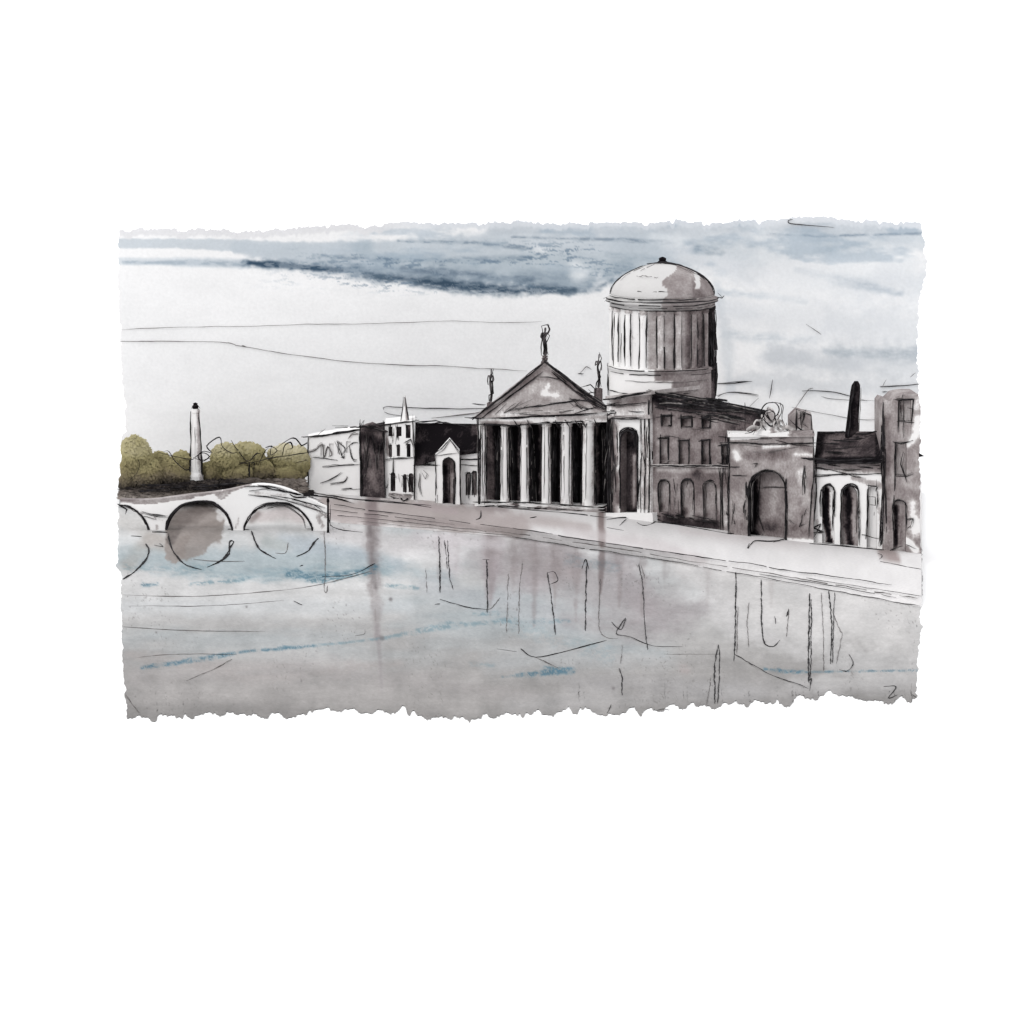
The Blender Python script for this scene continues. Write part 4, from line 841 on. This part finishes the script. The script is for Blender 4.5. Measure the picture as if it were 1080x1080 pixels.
for h, base, dk_ in ((oa, .12, [([(870, 517), (871, 545), (875, 572)], [5, 4.5, 3.5], 1., .4)]), (ob, .35, [([(893, 518), (894, 550), (897, 575)], [7, 6, 4], 1., .5), ([(888, 525), (890, 550)], 5, .6, .7), ([(901, 530), (900, 565)], 3, .3, .8)]), (oc, .08, [])):
    mb = MB(); x0, x1 = h[0][0]-.5, h[-1][0]+.5
    mb.panel(PG, arch(x0, x1, h[len(h)//2][1]-.5, 585), off=-.15, depth=.05, wfn=wash(base, *dk_), cell=2, cap=False)
    if dk_: mb.pen(PG, [(x1-2, h[1][1]), (x1-2.5, 560)], 1., -.1, dry=.1)
    d = mb.build('doorway', parent=th)
mb = MB()     # hipped roof
e = [(858.5, 488), (932.5, 488)]; 
A_, B_ = PG.p(858.5, 488, .8), PG.p(932, 488, .8); A2, B2 = PG.p(862, 455, -2.5), PG.p(931, 455, -2.5); A3, B3 = A_-PG.n*7, B_-PG.n*7
def quadgrid(mb, p00, p10, p11, p01, nx, ny, w):
    vs = []; ws = []
    for j in range(ny+1):
        for i in range(nx+1):
            u, v = i/nx, j/ny; vs.append((p00.lerp(p10, u)).lerp(p01.lerp(p11, u), v)); ws.append(w(u, v))
    mb.add(vs, [(j*(nx+1)+i, j*(nx+1)+i+1, (j+1)*(nx+1)+i+1, (j+1)*(nx+1)+i) for j in range(ny) for i in range(nx)], ws)
rw = lambda u, v: (.78 if .1 < u < .9 and v > .2 else .97)-.16*float(fbm(np.array(u*9), np.array(v*5), 3))+(.1 if v < .15 else 0)
quadgrid(mb, A_, B_, B2, A2, 30, 14, rw); quadgrid(mb, B3, A3, A2, B2, 8, 4, lambda u, v: .8)
mb.add([A_, A2, A3], [(0, 1, 2)], .85); mb.add([B_, B2, B3], [(0, 1, 2)], .85)
mb.ink([A_, B_], 3., 1.2); mb.ink([PG.p(845, 484, .9), PG.p(890, 486, .9), PG.p(925, 483, .9)], 2.4, 1.2); mb.ink([PG.p(863, 456, -2), PG.p(900, 458, -2), PG.p(930, 455, -2)], 1.6, 1.2)
for k in range(14):
    x = random.uniform(864, 905); y = random.uniform(460, 480); mb.ink([PG.p(x, y, .0), PG.p(x+random.uniform(8, 25), y+random.uniform(-2, 2), .0)], random.uniform(1, 2), 1., dry=.3)
rf = mb.build('roof', parent=th)
mb = MB(); cp = PG.p(897, 470, -2.4); zt = Zat(402, cp); zb = cp.z-1
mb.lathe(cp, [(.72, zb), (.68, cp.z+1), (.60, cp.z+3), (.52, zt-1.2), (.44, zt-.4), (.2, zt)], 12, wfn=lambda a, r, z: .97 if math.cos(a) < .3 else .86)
mb.v = [v+Vector((.55*max(0, (v.z-cp.z))/(zt-cp.z)*1.0, 0, 0)) for v in mb.v]
mb.ink([cp+Vector((-.3, -.6, 0)), cp+Vector((0, -.6, (zt-cp.z)*.6)), cp+Vector((.4, -.5, zt-cp.z))], 2., .8); mb.ink([cp+Vector((.75, -.4, 0)), cp+Vector((1.05, -.3, (zt-cp.z)*.9))], 1.1, .6, 2)
mb.build('chimney', parent=rf, smooth=True)

# ------------------------------------------------------------------ far right building cut by the torn edge
fb = thing('building', 'tall violet-grey building at the right torn edge with sketched windows', 'building', PG.p(950, 581, .2))
mb = MB(); yy = np.linspace(416, 592, 70); edge = [(float(RIGHT(y))-.6, float(y)) for y in yy]
topl = [(931, 426), (934, 422), (940, 424), (946, 418), (955, 416)]
fw = [rect(947, 422, 961, 444), rect(943.5, 466, 956, 502), arch(942, 955.5, 527, 590)]
mb.panel(PG, topl+edge+[(931, 592)], fw, off=.5, depth=5, hole_depth=.35, cell=2, back=Vector((-.12, .99, 0)),
         wfn=wash(.36, ([(968, 440), (966, 458), (958, 470)], [5, 7, 5], .1, .8), ([(968, 485), (962, 475)], [5, 4], .3, .5), ([(962, 530), (965, 560)], [7, 10], .1, .8), ([(936, 440), (936, 500), (938, 575)], [5, 5, 6], .46, .7), ([(955, 512), (968, 515)], [6, 6], .28, .8), ([(970, 420), (966, 430)], [4, 5], .2, .5), ([(935, 470), (935, 500)], 6, .5, .8), ([(942, 580), (944, 588)], 7, .48, .5), ([(956, 570), (966, 580)], 6, .06, .5)))
for q, w in (([(931, 425), (932, 470), (930, 575)], 1.7), ([(933, 440), (934, 560)], 1.), ([(943, 466), (950, 468), (962, 465)], 1.3), ([(945, 467), (944, 500), (943, 518)], 1.3), ([(953, 478), (951, 490), (956, 508)], 1.2), ([(944, 502), (956, 502), (963, 499)], 1.), ([(948, 422), (951, 440)], 1.3), ([(946, 421), (963, 421), (961, 446)], 1.6), ([(947, 444), (962, 445)], 1.3), ([(953, 424), (953, 460)], 1.), ([(948, 425), (947, 456)], 1.), ([(952, 417), (950, 425)], 1.), ([(943, 524), (943, 535)], 1.3), ([(957, 575), (964, 578)], .9), ([(957, 548), (963, 547), (961, 555), (958, 557)], 1.6), ([(930, 585), (940, 580), (950, 576)], 1.), ([(958, 430), (963, 431), (962, 434)], 1.)):
    mb.pen(PG, q, w, .6)
mb.pen(PG, arch(942, 955.5, 527, 560), 1.3, .6)
mb.build('wall', parent=fb)
for h, nm, ops in ((fw[0], 'window', [([(950, 430)], 5, .6, .8)]), (fw[1], 'window', []), (fw[2], 'arched_window', [([(945, 535), (945, 575)], [4, 3], .95, .6), ([(951, 545), (950, 575)], 3, .5, .8)])):
    mb = MB(); mb.panel(PG, h, off=.17, depth=.03, cell=2, cap=False, wfn=wash(.34, *ops)); mb.build(nm, parent=fb)

# ------------------------------------------------------------------ left-hand row
PL = Plane(325, 519, 503, 532)
wb = thing('building', 'plain white low building with scribbled windows at the bridge end', 'building', PL.p(352, 521))
mb = MB()
sqw = [rect(338+9*k, 469-1.2*k, 343+9*k, 481-1.2*k) for k in range(4)]
mb.panel(PL, [(324.5, 462), (345, 458), (379.5, 453), (379.5, 535), (324.5, 530)], sqw, off=.2, depth=3.5, back=Vector((0, 1, 0)), hole_depth=.2, wfn=wash(.03, ([(326, 470), (325, 500)], 2, .14, .8)), cell=3, hole_w=.1)
mb.pen(PL, [(321, 461), (340, 460), (378, 453)], 2.1, .3); mb.pen(PL, [(326, 460), (350, 457), (372, 454)], 1.3, .3); mb.pen(PL, [(354, 451), (380, 450), (402, 452)], 1.5, .3, dry=.1); mb.pen(PL, [(325, 462), (325, 490), (325.5, 514)], 1., .3)
for q in ([(322, 477), (332, 474), (340, 468), (342, 482), (346, 471), (350, 479), (347, 481)], [(355, 465), (361, 482), (364, 480)], [(356, 466), (364, 474), (360, 480)], [(368, 470), (372, 484), (376, 485)], [(366, 474), (372, 468), (378, 467)], [(368, 462), (372, 457), (378, 458)], [(340, 492), (360, 491), (380, 490)], [(338, 509), (350, 505), (361, 498)], [(348, 510), (362, 508), (366, 502)], [(330, 482), (345, 484), (356, 486)], [(360, 517), (368, 516), (380, 516)], [(337, 457), (341, 453)]):
    mb.pen(PL, smooth_line(q, 4), 1.1, .3, mi=1 if random.random() < .8 else 2)
mb.build('wall', parent=wb)
for h in sqw:
    mb = MB(); mb.panel(PL, h, off=.02, depth=.03, cell=3, cap=False, wfn=wash(.08)); mb.build('window', parent=wb)

db = thing('tower', 'narrow dark ink-washed block between the two white buildings', 'tower', PL.p(393, 524, .5))
mb = MB(); mb.panel(PL, [(380, 454), (392, 450), (406, 456), (406, 540), (380, 536)], off=.5, depth=4.5, back=Vector((0, 1, 0)), wfn=wash(.62, ([(383, 460), (402, 470)], [9, 11], .95, .7), ([(384, 480), (385, 522)], [4, 4], .8, .7), ([(392, 500), (398, 518)], [5, 5], .5, .8), ([(385, 518), (400, 522)], 5, .72, .8)), cell=2)
mb.pen(PL, [(380, 445), (380.5, 480), (382, 527)], 1.7, .6, n=2); mb.pen(PL, [(404, 446), (405, 490), (406, 528)], 1.5, .6); mb.pen(PL, [(380, 449), (383, 443), (381, 452)], 1., .6)
mb.hatch(PL, 381, 455, 405, 500, 14, 1., .6, ln=26)
mb.build('wall', parent=db)
mb = MB(); mb.panel(PL, [(379.5, 455), (385, 449), (396, 449), (407, 456)], off=.8, depth=5, wfn=wash(.85), cell=3); mb.pen(PL, [(382, 449), (395, 452), (406, 455)], 1.6, .9); mb.pen(PL, [(388, 448), (402, 453)], 1.2, .9); mb.build('roof', parent=db)

sp = thing('building', 'white three-storey building with small ink windows and thin spire', 'building', PL.p(420, 527, .3))
w3 = [rect(410, 450, 414, 460), rect(418, 450, 423.5, 460), rect(428, 448, 433, 462), rect(410, 469, 413.5, 482), rect(418.5, 469, 422, 481), rect(429, 468, 433, 482)]
a3 = [arch(412, 417, 498, 518), arch(425, 429, 500, 519), arch(431, 436, 499, 519)]
mb = MB(); mb.panel(PL, [(406, 447), (437, 444), (437, 545), (406, 542)], w3+a3, off=.2, depth=5, back=Vector((0, 1, 0)), hole_depth=.25, wfn=wash(.03, ([(408, 460), (409, 480)], 3, .4, .8), ([(412, 522), (432, 524)], 4, .36, .6), ([(408, 500), (408, 515)], 2, .2, .8)), cell=2.5, hole_w=.7)
mb.pen(PL, [(396, 449), (420, 446), (440, 443)], 1.6, .3, n=2); mb.pen(PL, [(436, 441), (437, 480), (437, 528)], 1.4, .3, n=2); mb.pen(PL, [(406, 485), (420, 484), (436, 483.5)], 1.2, .3); mb.pen(PL, [(415, 485), (414, 515)], .9, .3); mb.pen(PL, [(428, 466), (433, 463), (435, 470)], 1.1, .3)
mb.hatch(PL, 407, 488, 435, 512, 12, .9, .3, ln=14); mb.hatch(PL, 407, 447, 434, 470, 6, .8, .3, ln=14); mb.hatch(PL, 408, 520, 432, 525, 6, .9, .3, 10, 10)
sw_ = mb.build('wall', parent=sp)
for h in w3+a3:
    mb = MB(); mb.panel(PL, h, off=0., depth=.03, cell=3, cap=False, wfn=wash(random.uniform(.5, .95)))
    mb.pen(PL, [(h[0][0]+random.uniform(0, 2), h[0][1] if h in w3 else h[1][1]), (h[0][0]+random.uniform(1, 3), h[-1][1]-1)], 1.7, .25); mb.pen(PL, [(h[0][0], h[1][1]), (h[-1][0], h[1][1]+2)], 1., .25)
    mb.build('window' if h in w3 else 'arched_window', parent=sp)
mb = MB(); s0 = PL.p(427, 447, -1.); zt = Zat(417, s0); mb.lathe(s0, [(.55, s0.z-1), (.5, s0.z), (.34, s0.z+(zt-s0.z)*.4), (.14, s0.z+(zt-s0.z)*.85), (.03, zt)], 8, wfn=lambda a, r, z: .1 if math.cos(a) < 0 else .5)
for dx, w in ((-.5, 1.2), (.0, .8), (.5, 1.5)): mb.ink([s0+Vector((dx, -.3, 0)), s0+Vector((dx*.15-.08, -.15, (zt-s0.z)*.95))], w, .6)
mb.build('spire', parent=sp)

gb = thing('house', 'white house with black roof and gabled porch left of the portico', 'house', PL.p(470, 530, .3))
aw = [arch(491.5, 496, 498, 522), arch(498, 502.5, 497, 522)]
mb = MB(); mb.panel(PL, [(437.5, 486), (504, 478), (504, 545), (437.5, 545)], aw, off=0, depth=6, back=Vector((0, 1, 0)), hole_depth=.2, wfn=wash(.04, ([(442, 500), (443, 518)], 2, .2, .8), ([(492, 500), (503, 520)], 3, .25, .9)), cell=2.5, hole_w=.5)
for q, w in (([(437, 490), (446, 489), (459, 491)], 1.4), ([(485, 485), (498, 484.5), (513, 484)], 1.9), ([(485, 476), (500, 475), (510, 474)], 1.5), ([(443, 500), (442, 512), (444, 520)], 1.1), ([(448, 497), (451, 500), (449, 505), (446, 500)], .9), ([(487, 490), (503, 491)], .9)): mb.pen(PL, q, w, .1)
mb.build('wall', parent=gb)
for h in aw:
    mb = MB(); mb.panel(PL, h, off=-.18, depth=.03, cell=3, cap=False, wfn=wash(.4)); mb.pen(PL, h, 1.2, .06); mb.pen(PL, [(h[0][0]+2, 505), (h[0][0]+2.5, 524)], 1.1, .06); mb.build('arched_window', parent=gb)
mb = MB(); A_, B_ = PL.p(437, 491.5, .4), PL.p(504, 476, .4); A2, B2 = PL.p(438, 446, -2.2), PL.p(503, 447, -2.2); A3, B3 = A_-PL.n*6.5, B_-PL.n*6.5
quadgrid(mb, A_, B_, B2, A2, 30, 16, lambda u, v: .86+.22*float(fbm(np.array(u*7), np.array(v*5), 4))-.2*(u > .9)*(v > .6)); quadgrid(mb, B3, A3, A2, B2, 8, 4, lambda u, v: .9); mb.add([A_, A2, A3], [(0, 1, 2)], .9); mb.add([B_, B2, B3], [(0, 1, 2)], .9)
mb.ink([PL.p(437, 445, -2), PL.p(460, 443, -2), PL.p(478, 447, -2), PL.p(502, 448, -2)], 2., 1.4); mb.ink([PL.p(440, 448, -2), PL.p(470, 445, -2), PL.p(497, 450, -2)], 1.3, 1.4); mb.ink([PL.p(436, 491, .5), PL.p(446, 490, .5), PL.p(458, 491, .5)], 1.6); mb.ink([PL.p(484, 475, .5), PL.p(500, 476, .5), PL.p(505, 475, .5)], 1.8)
mb.build('roof', parent=gb)
dr = arch(467.5, 479.5, 483, 545)
mb = MB(); mb.panel(PL, [(459, 480), (474, 464.5), (485, 476), (485, 548), (459, 545)], [dr], off=1.2, depth=4, back=Vector((0, 1, 0)), hole_depth=.5, wfn=wash(.03, ([(466, 480), (480, 479)], 1.5, .15, .8)), cell=2.5, hole_w=.5)
for q, w in (([(457, 481), (466, 473), (474, 464)], 1.3), ([(474, 464), (479, 470), (484, 476)], 1.3), ([(459, 480), (459.5, 510), (460, 530)], 1.2), ([(485, 476), (485.5, 510), (486, 537)], 1.4), ([(460, 480), (484, 478)], .8), ([(456, 490), (460, 491)], 1.1)): mb.pen(PL, q, w, 1.3)
mb.pen(PL, dr, 1.5, 1.3, n=2); mb.pen(PL, [(474, 492), (474, 530)], .8, .75); mb.pen(PL, [(468, 534), (476, 534)], 1.4, 1.5)
po = mb.build('porch', parent=gb)
mb = MB(); mb.panel(PL, arch(467, 480, 482, 548), off=.72, depth=.05, cell=2, cap=False, wfn=wash(.6, ([(470, 492), (470, 530)], [4, 4], .92, .6), ([(477, 500), (477, 530)], [2, 2], .35, .7))); mb.build('door', parent=po)

# ------------------------------------------------------------------ bridge
PB = Plane(126, 559, 340, 560, 0.)
br = thing('bridge', 'white humped stone bridge with three round arches over the river', 'bridge', PB.p(230, 559))
mb = MB(); topb = smooth_line([(127, 527), (160, 527), (192, 523), (235, 518), (272, 511), (300, 515), (325, 526), (346, 536)], 5)
def bow(pts): return smooth_line(pts, 4)
a2 = bow([(175, 562), (176, 555), (181, 543), (193, 533), (210, 529), (226, 531), (238, 541), (244, 554), (245, 562)])
a3_ = bow([(257, 562), (258, 553), (267, 539), (284, 530.5), (302, 530.5), (318, 539), (328, 553), (330, 562)])
a1 = bow([(127, 533), (138, 536), (150, 546), (157, 558), (158, 562)])
outer = topb+[(346, 562), (330.5, 562)]; 
outer = topb+[(346, 563)]+[(330, 563)]+a3_[::-1]+[(257, 563), (245, 563)]+a2[::-1]+[(175, 563), (158, 563)]+a1[::-1]
mb.panel(PB, outer, off=0, depth=1.4, back=Vector((0, 1, 0)), cell=3, wfn=wash(.03, ([(127, 526), (165, 527), (195, 523), (226, 517), (234, 523), (243, 516), (262, 511)], [5, 5, 5, 4, 5, 4, 2], .36, .15), ([(146, 545), (150, 541)], [4, 5], .2, .7), ([(252, 545), (249, 556)], [3, 4], .24, .8), ([(320, 530), (345, 545)], [3, 4], .25, .5), ([(335, 545), (340, 555)], [5, 5], .3, .7), ([(165, 545), (172, 550)], [5, 3], .2, .8), ([(270, 520), (300, 522)], [4, 4], .2, .7), ([(166, 555), (166, 562)], 4, .25, .8), ([(232, 525), (240, 520)], [2, 3], .25, .4)))
mb.pen(PB, a2[1:], 2.7, .08, n=2); mb.pen(PB, a2[8:], 1.6, .1); mb.pen(PB, a3_[1:], 2.1, .08, n=2); mb.pen(PB, a1, 2.2, .08, n=2)
mb.pen(PB, bow([(262, 548), (272, 536), (290, 531), (308, 534), (323, 545), (328, 556)]), 1.2, .1, n=2); mb.pen(PB, bow([(282, 536), (300, 533), (318, 545), (322, 557)]), 1., .1); mb.pen(PB, [(126, 533), (134, 538), (133, 541)], 1.6, .08)
mb.pen(PB, [(150, 540), (160, 543), (178, 545)], 1., .08); mb.pen(PB, [(152, 545), (165, 548), (162, 543)], 1., .08, mi=2)
for q, w in (([(258, 514), (275, 513), (300, 518), (330, 524)], 1.), ([(262, 518), (285, 516), (315, 521), (338, 528)], .8), ([(272, 512), (290, 514), (312, 521), (335, 522)], 1.2), ([(306, 521), (313, 524), (324, 523)], 2.), ([(286, 523), (310, 527), (342, 536)], .8), ([(262, 522), (300, 527), (344, 541)], .7), ([(300, 525), (330, 533), (345, 545)], .8)): mb.pen(PB, smooth_line(q, 3), w, .08, dry=.1)
mb.build('arcade', parent=br)

# post at the right end of the bridge
pp = G(346, 561, .1)
po_ = thing('post', 'black mooring post at the right end of the bridge', 'post', pp)
mb = MB(); zt = Zat(525, pp); mb.lathe(pp, [(.14, pp.z-.1), (.11, pp.z+.6), (.10, zt-.5), (.16, zt-.4), (.12, zt-.1), (.02, zt)], 8, w=1.); mb.ink([pp+Vector((.3, -.1, .6)), pp+Vector((.28, -.1, zt*.8))], 1.2, .8); mb.ink([pp+Vector((-.4, -.1, zt*.55)), pp+Vector((.3, -.1, zt*.53))], 1., .8)
mb.build('shaft', parent=po_)

# ------------------------------------------------------------------ monument
mo = G(207, 520, 1.2); m_ = thing('monument', 'tall narrow white column with a black finial rising among the trees', 'monument', mo)
YM = mo.y; mb = MB(); z = lambda py: Zat(py, mo)
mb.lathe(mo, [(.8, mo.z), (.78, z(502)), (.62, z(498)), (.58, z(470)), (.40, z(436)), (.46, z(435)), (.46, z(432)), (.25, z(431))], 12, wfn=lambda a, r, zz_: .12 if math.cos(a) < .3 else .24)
mb.ink([mo+Vector((-.66, -.3, z(505)-mo.z)), mo+Vector((-.62, -.3, z(470)-mo.z)), mo+Vector((-.5, -.3, z(433)-mo.z))], 1.9, .6); mb.ink([mo+Vector((.66, -.3, z(507)-mo.z)), mo+Vector((.55, -.3, z(470)-mo.z)), mo+Vector((.3, -.3, z(428)-mo.z))], 1.6, .6)
mb.ink([mo+Vector((.25, -.4, z(440)-mo.z)), mo+Vector((.4, -.4, z(443)-mo.z))], 1.4); mb.ink([mo+Vector((0., -.6, z(500)-mo.z)), mo+Vector((-.1, -.5, z(450)-mo.z))], .7, .5, 2)
sh = mb.build('shaft', parent=m_)
mb = MB(); c = mo+Vector((-.05, 0, 0)); mb.lathe(c, [(.2, z(432)), (.3, z(430.5)), (.36, z(428.5)), (.2, z(427)), (.26, z(425.5)), (.05, z(424.5))], 10, w=1.); mb.ink([c+Vector((-.4, -.4, z(430)-mo.z)), c+Vector((.2, -.4, z(426)-mo.z)), c+Vector((.5, -.4, z(430)-mo.z))], 1.5); mb.build('finial', parent=m_)

# ------------------------------------------------------------------ trees on the bank
def tree(label, px, py, clumps, dark, seed, lines=(), n=1500, trunk=True):
    rnd = random.Random(seed); b = G(px, py, 1.2); o = thing('tree', label, 'tree', b, 'olive trees on the far bank')
    dark = dark*.7+.05
    mb = MB(); Y = b.y
    for (cx, cy, rx, ry) in clumps:
        c = V(cx, cy, Y)+Vector((0, rnd.uniform(-1, 1), 0)); RX, RZ = rx*.1, ry*.1; RY = min(RX, 2.)*.9
        # lumpy core
        nu, nv = 22, 12; vs = []; ws = []
        for j in range(nv+1):
            for i in range(nu):
                th_ = math.pi*j/nv; ph = 2*math.pi*i/nu
                k = .82+.28*float(fbm(np.array(3*math.cos(ph)+cx), np.array(3*math.cos(th_)+cy), 6))
                vs.append(c+Vector((RX*k*math.sin(th_)*math.cos(ph), RY*k*math.sin(th_)*math.sin(ph), RZ*k*math.cos(th_))))
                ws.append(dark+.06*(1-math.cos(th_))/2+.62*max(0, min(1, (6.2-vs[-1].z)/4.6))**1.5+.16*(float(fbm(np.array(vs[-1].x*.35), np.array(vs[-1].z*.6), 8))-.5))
        mb.add(vs, [(j*nu+i, j*nu+(i+1) % nu, (j+1)*nu+(i+1) % nu, (j+1)*nu+i) for j in range(nv) for i in range(nu)], ws)
        for _ in range(n):
            th_ = math.acos(rnd.uniform(-1, 1)); ph = rnd.uniform(0, 2*math.pi); k = rnd.uniform(.90, 1.03)+.10*rnd.random()**5
            k *= .85+.3*float(vn(np.array(2.5*math.cos(ph)+cx), np.array(2.5*math.cos(th_)+cy), 6))
            q = c+Vector((RX*k*math.sin(th_)*math.cos(ph), RY*k*math.sin(th_)*math.sin(ph), RZ*k*math.cos(th_)))
            lim = V(float(LEFT(cy))+1.2, cy, Y).x
            if q.x < lim+.1 or q.z < b.z-.6: continue
            nr = Vector((math.sin(th_)*math.cos(ph), math.sin(th_)*math.sin(ph)-.8, math.cos(th_)+.35)).normalized(); e1 = nr.cross(Vector((rnd.uniform(-1, 1), rnd.uniform(-1, 1), rnd.uniform(-1, 1)))).normalized(); e2 = e1.cross(nr); s = rnd.uniform(.12, .32)
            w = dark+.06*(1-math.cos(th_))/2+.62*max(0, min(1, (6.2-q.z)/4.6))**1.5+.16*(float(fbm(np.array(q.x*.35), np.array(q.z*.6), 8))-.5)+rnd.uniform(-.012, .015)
            mb.add([q-e1*s, q-e2*s*.5, q+e1*s, q+e2*s*.5], [(0, 1, 2, 3)], w)
        lim = V(float(LEFT(cy))+1., cy, Y).x
    for i, v in enumerate(mb.v):
        if v.x < lim and False: pass
    ll = [V(float(LEFT(y))+.8, y, Y).x for y in range(440, 540)]
    z0_ = [V(200, y, Y).z for y in range(440, 540)]
    for i, v in enumerate(mb.v):
        L_ = float(np.interp(-v.z, [-q for q in z0_], ll))
        if v.x < L_: mb.v[i] = Vector((L_+rnd.uniform(0, .12), v.y, v.z))
    for q, w in lines: mb.ink([V(x, y, Y-2.3) for x, y in smooth_line(q, 4)], w, .8, 1, step=.25)
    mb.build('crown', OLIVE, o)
    mb = MB(); ct = V(clumps[0][0], clumps[0][1], Y); top = Vector((b.x+(ct.x-b.x)*.4, Y, ct.z))
    def limb(p, q, r0, r1):
        d = (q-p).normalized(); e1 = d.cross(Vector((0, 1, 0))).normalized(); e2 = d.cross(e1); vs = []
        for c, r in ((p, r0), (p.lerp(q, .5), (r0+r1)/2), (q, r1)):
            for k in range(7): vs.append(c+(e1*math.cos(k*2*math.pi/7)+e2*math.sin(k*2*math.pi/7))*r)
        mb.add(vs, [(j*7+k, j*7+(k+1) % 7, (j+1)*7+(k+1) % 7, (j+1)*7+k) for j in range(2) for k in range(7)], .85)
    limb(b-Vector((0, 0, .3)), top, .28, .12)
    for (cx, cy, rx, ry) in clumps: limb(b.lerp(top, .55), V(cx, cy, Y), .13, .05)
    mb.build('trunk', BROWN, o)
    return o
tree('broad olive tree highest of all, at the left torn edge', 140, 521, [(142, 478, 20, 19), (133, 500, 14, 18), (152, 500, 20, 17)], .10, 1, [([(131, 478), (140, 478), (147, 488), (143, 500), (130, 510)], .7)])
tree('low olive tree between the left edge and the monument, rounded over a dark bank', 172, 520, [(168, 490, 14, 12), (180, 500, 20, 15)], .18, 2, [([(172, 477), (178, 476), (186, 488), (196, 496), (201, 494)], 1.), ([(166, 476), (180, 480), (202, 485)], .8)])
tree('small olive tree directly left of the white monument', 193, 519, [(192, 486, 11, 11), (194, 502, 14, 13)], .14, 3, [([(188, 482), (196, 484), (204, 484)], 1.)], 1200)
tree('olive tree right of the white monument with looping pen lines', 240, 519, [(240, 482, 17, 15), (228, 497, 16, 13), (250, 500, 17, 12)], .08, 4, [([(203, 485), (213, 478), (221, 482), (214, 487), (209, 482), (215, 476), (224, 477), (218, 470), (231, 461), (234, 471), (244, 478), (250, 477)], 1.3), ([(204, 483), (212, 486), (223, 483)], 1.1)])
tree('wide olive tree with a dark pen-drawn trunk and branches', 263, 518, [(262, 481, 18, 15), (272, 497, 17, 13)], .12, 5, [([(244, 464), (252, 476), (262, 486), (270, 478), (275, 478)], 1.3), ([(246, 490), (255, 488), (265, 488), (300, 481), (331, 476)], 1.2), ([(263, 488), (263, 500), (261, 508)], 2.2), ([(264, 490), (268, 488), (266, 500)], 1.4), ([(248, 492), (262, 486)], 1.3), ([(273, 490), (280, 476), (284, 472)], 1.)])
tree('pale olive tree beside the low white building at the bridge end', 303, 517, [(300, 483, 18, 14), (316, 485, 11, 15), (304, 499, 20, 12)], -.04, 6, [([(280, 472), (286, 470), (292, 475), (285, 480), (286, 470)], 1.3), ([(298, 480), (300, 470), (306, 466), (308, 472), (303, 474)], 1.4), ([(290, 474), (305, 463), (312, 463), (318, 470), (324, 467), (316, 472)], 1.3), ([(311, 488), (325, 485)], 1.)])
# low dark hedge under the trees
mb = MB(); rnd = random.Random(5)
hb = G(225, 523, 1.2)
for _ in range(5200):
    x = rnd.uniform(127.5, 322); y = 521-min(x-127, 125)*.075+rnd.triangular(-7, 8, 0)+(fbm(np.array(x*.05), np.array(2.), 4)-.5)*5; q = V(x, y, hb.y+rnd.uniform(-1, 1))
    if q.z < .9: q.z = .9+rnd.random()*.3
    e1 = Vector((rnd.uniform(-1, 1), rnd.uniform(-.3, .3), rnd.uniform(-.4, .4))).normalized(); e2 = e1.cross(Vector((0, 1, 0))).normalized(); s = rnd.uniform(.2, .6); e1 = Vector((e1.x, e1.y, e1.z*.3)).normalized(); e2 = Vector((0, 0, 1))
    mb.add([q-e1*s, q-e2*s*.3, q+e1*s, q+e2*s*.3], [(0, 1, 2, 3)], (.80 if x < 250 else .60-.1*(x > 290))-.30*max(0, (y-515)/6)*(x < 250)+.10*rnd.uniform(-.6, .8))
for k in range(22):
    x = rnd.uniform(128, 230); y = 516+rnd.uniform(-5, 5); mb.ink([V(x, y, hb.y-1.3), V(x+rnd.uniform(15, 60), y-rnd.uniform(0, 3), hb.y-1.3)], rnd.uniform(.9, 2.2), 1., 1, dry=.3)
hd = mb.build('hedge', BROWN, origin=hb); tag(hd, 'long low dark hedge along the bank under the olive trees', 'hedge')

# ------------------------------------------------------------------ light, world, camera
SUN_EL, SUN_AZ = math.radians(42), math.radians(-125)     # azimuth of the sun, seen from the scene: front left
sd = Vector((math.cos(SUN_EL)*-.80, math.cos(SUN_EL)*-.60, math.sin(SUN_EL)))
sun = bpy.data.lights.new('sun', 'SUN'); sun.energy = .65; sun.angle = math.radians(12); sun.color = (1, .97, .93)
so = bpy.data.objects.new('sun', sun); COL.objects.link(so); so.rotation_euler = sd.to_track_quat('Z', 'Y').to_euler(); so.location = (-60, -60, 80)
w = bpy.data.worlds.new('World'); scn.world = w; w.use_nodes = True; N = w.node_tree.nodes; L = w.node_tree.links
bg = N['Background']; sk = N.new('ShaderNodeTexSky'); sk.sky_type = 'NISHITA'; sk.sun_disc = False; sk.sun_elevation = SUN_EL; sk.sun_rotation = math.atan2(sd.x, sd.y)
sb_ = N.new('ShaderNodeMix'); sb_.data_type = 'RGBA'; sb_.inputs[0].default_value = .04; sb_.inputs[6].default_value = (15., 15., 15.15, 1)
L.new(sk.outputs[0], sb_.inputs[7]); L.new(sb_.outputs[2], bg.inputs['Color']); bg.inputs['Strength'].default_value = .1     # bright flat white added to keep the ground white, little clear sky mixed in
cam = bpy.data.cameras.new('camera'); co = bpy.data.objects.new('camera', cam); COL.objects.link(co); co.location = CAM
co.rotation_euler = (math.pi/2-PITCH, 0, 0); cam.sensor_width = 36; cam.lens = 36*FPX/1080; cam.clip_start = 1; cam.clip_end = 20000; scn.camera = co
scn.view_settings.view_transform = 'Standard'; scn.view_settings.look = 'None'; scn.view_settings.exposure = 0
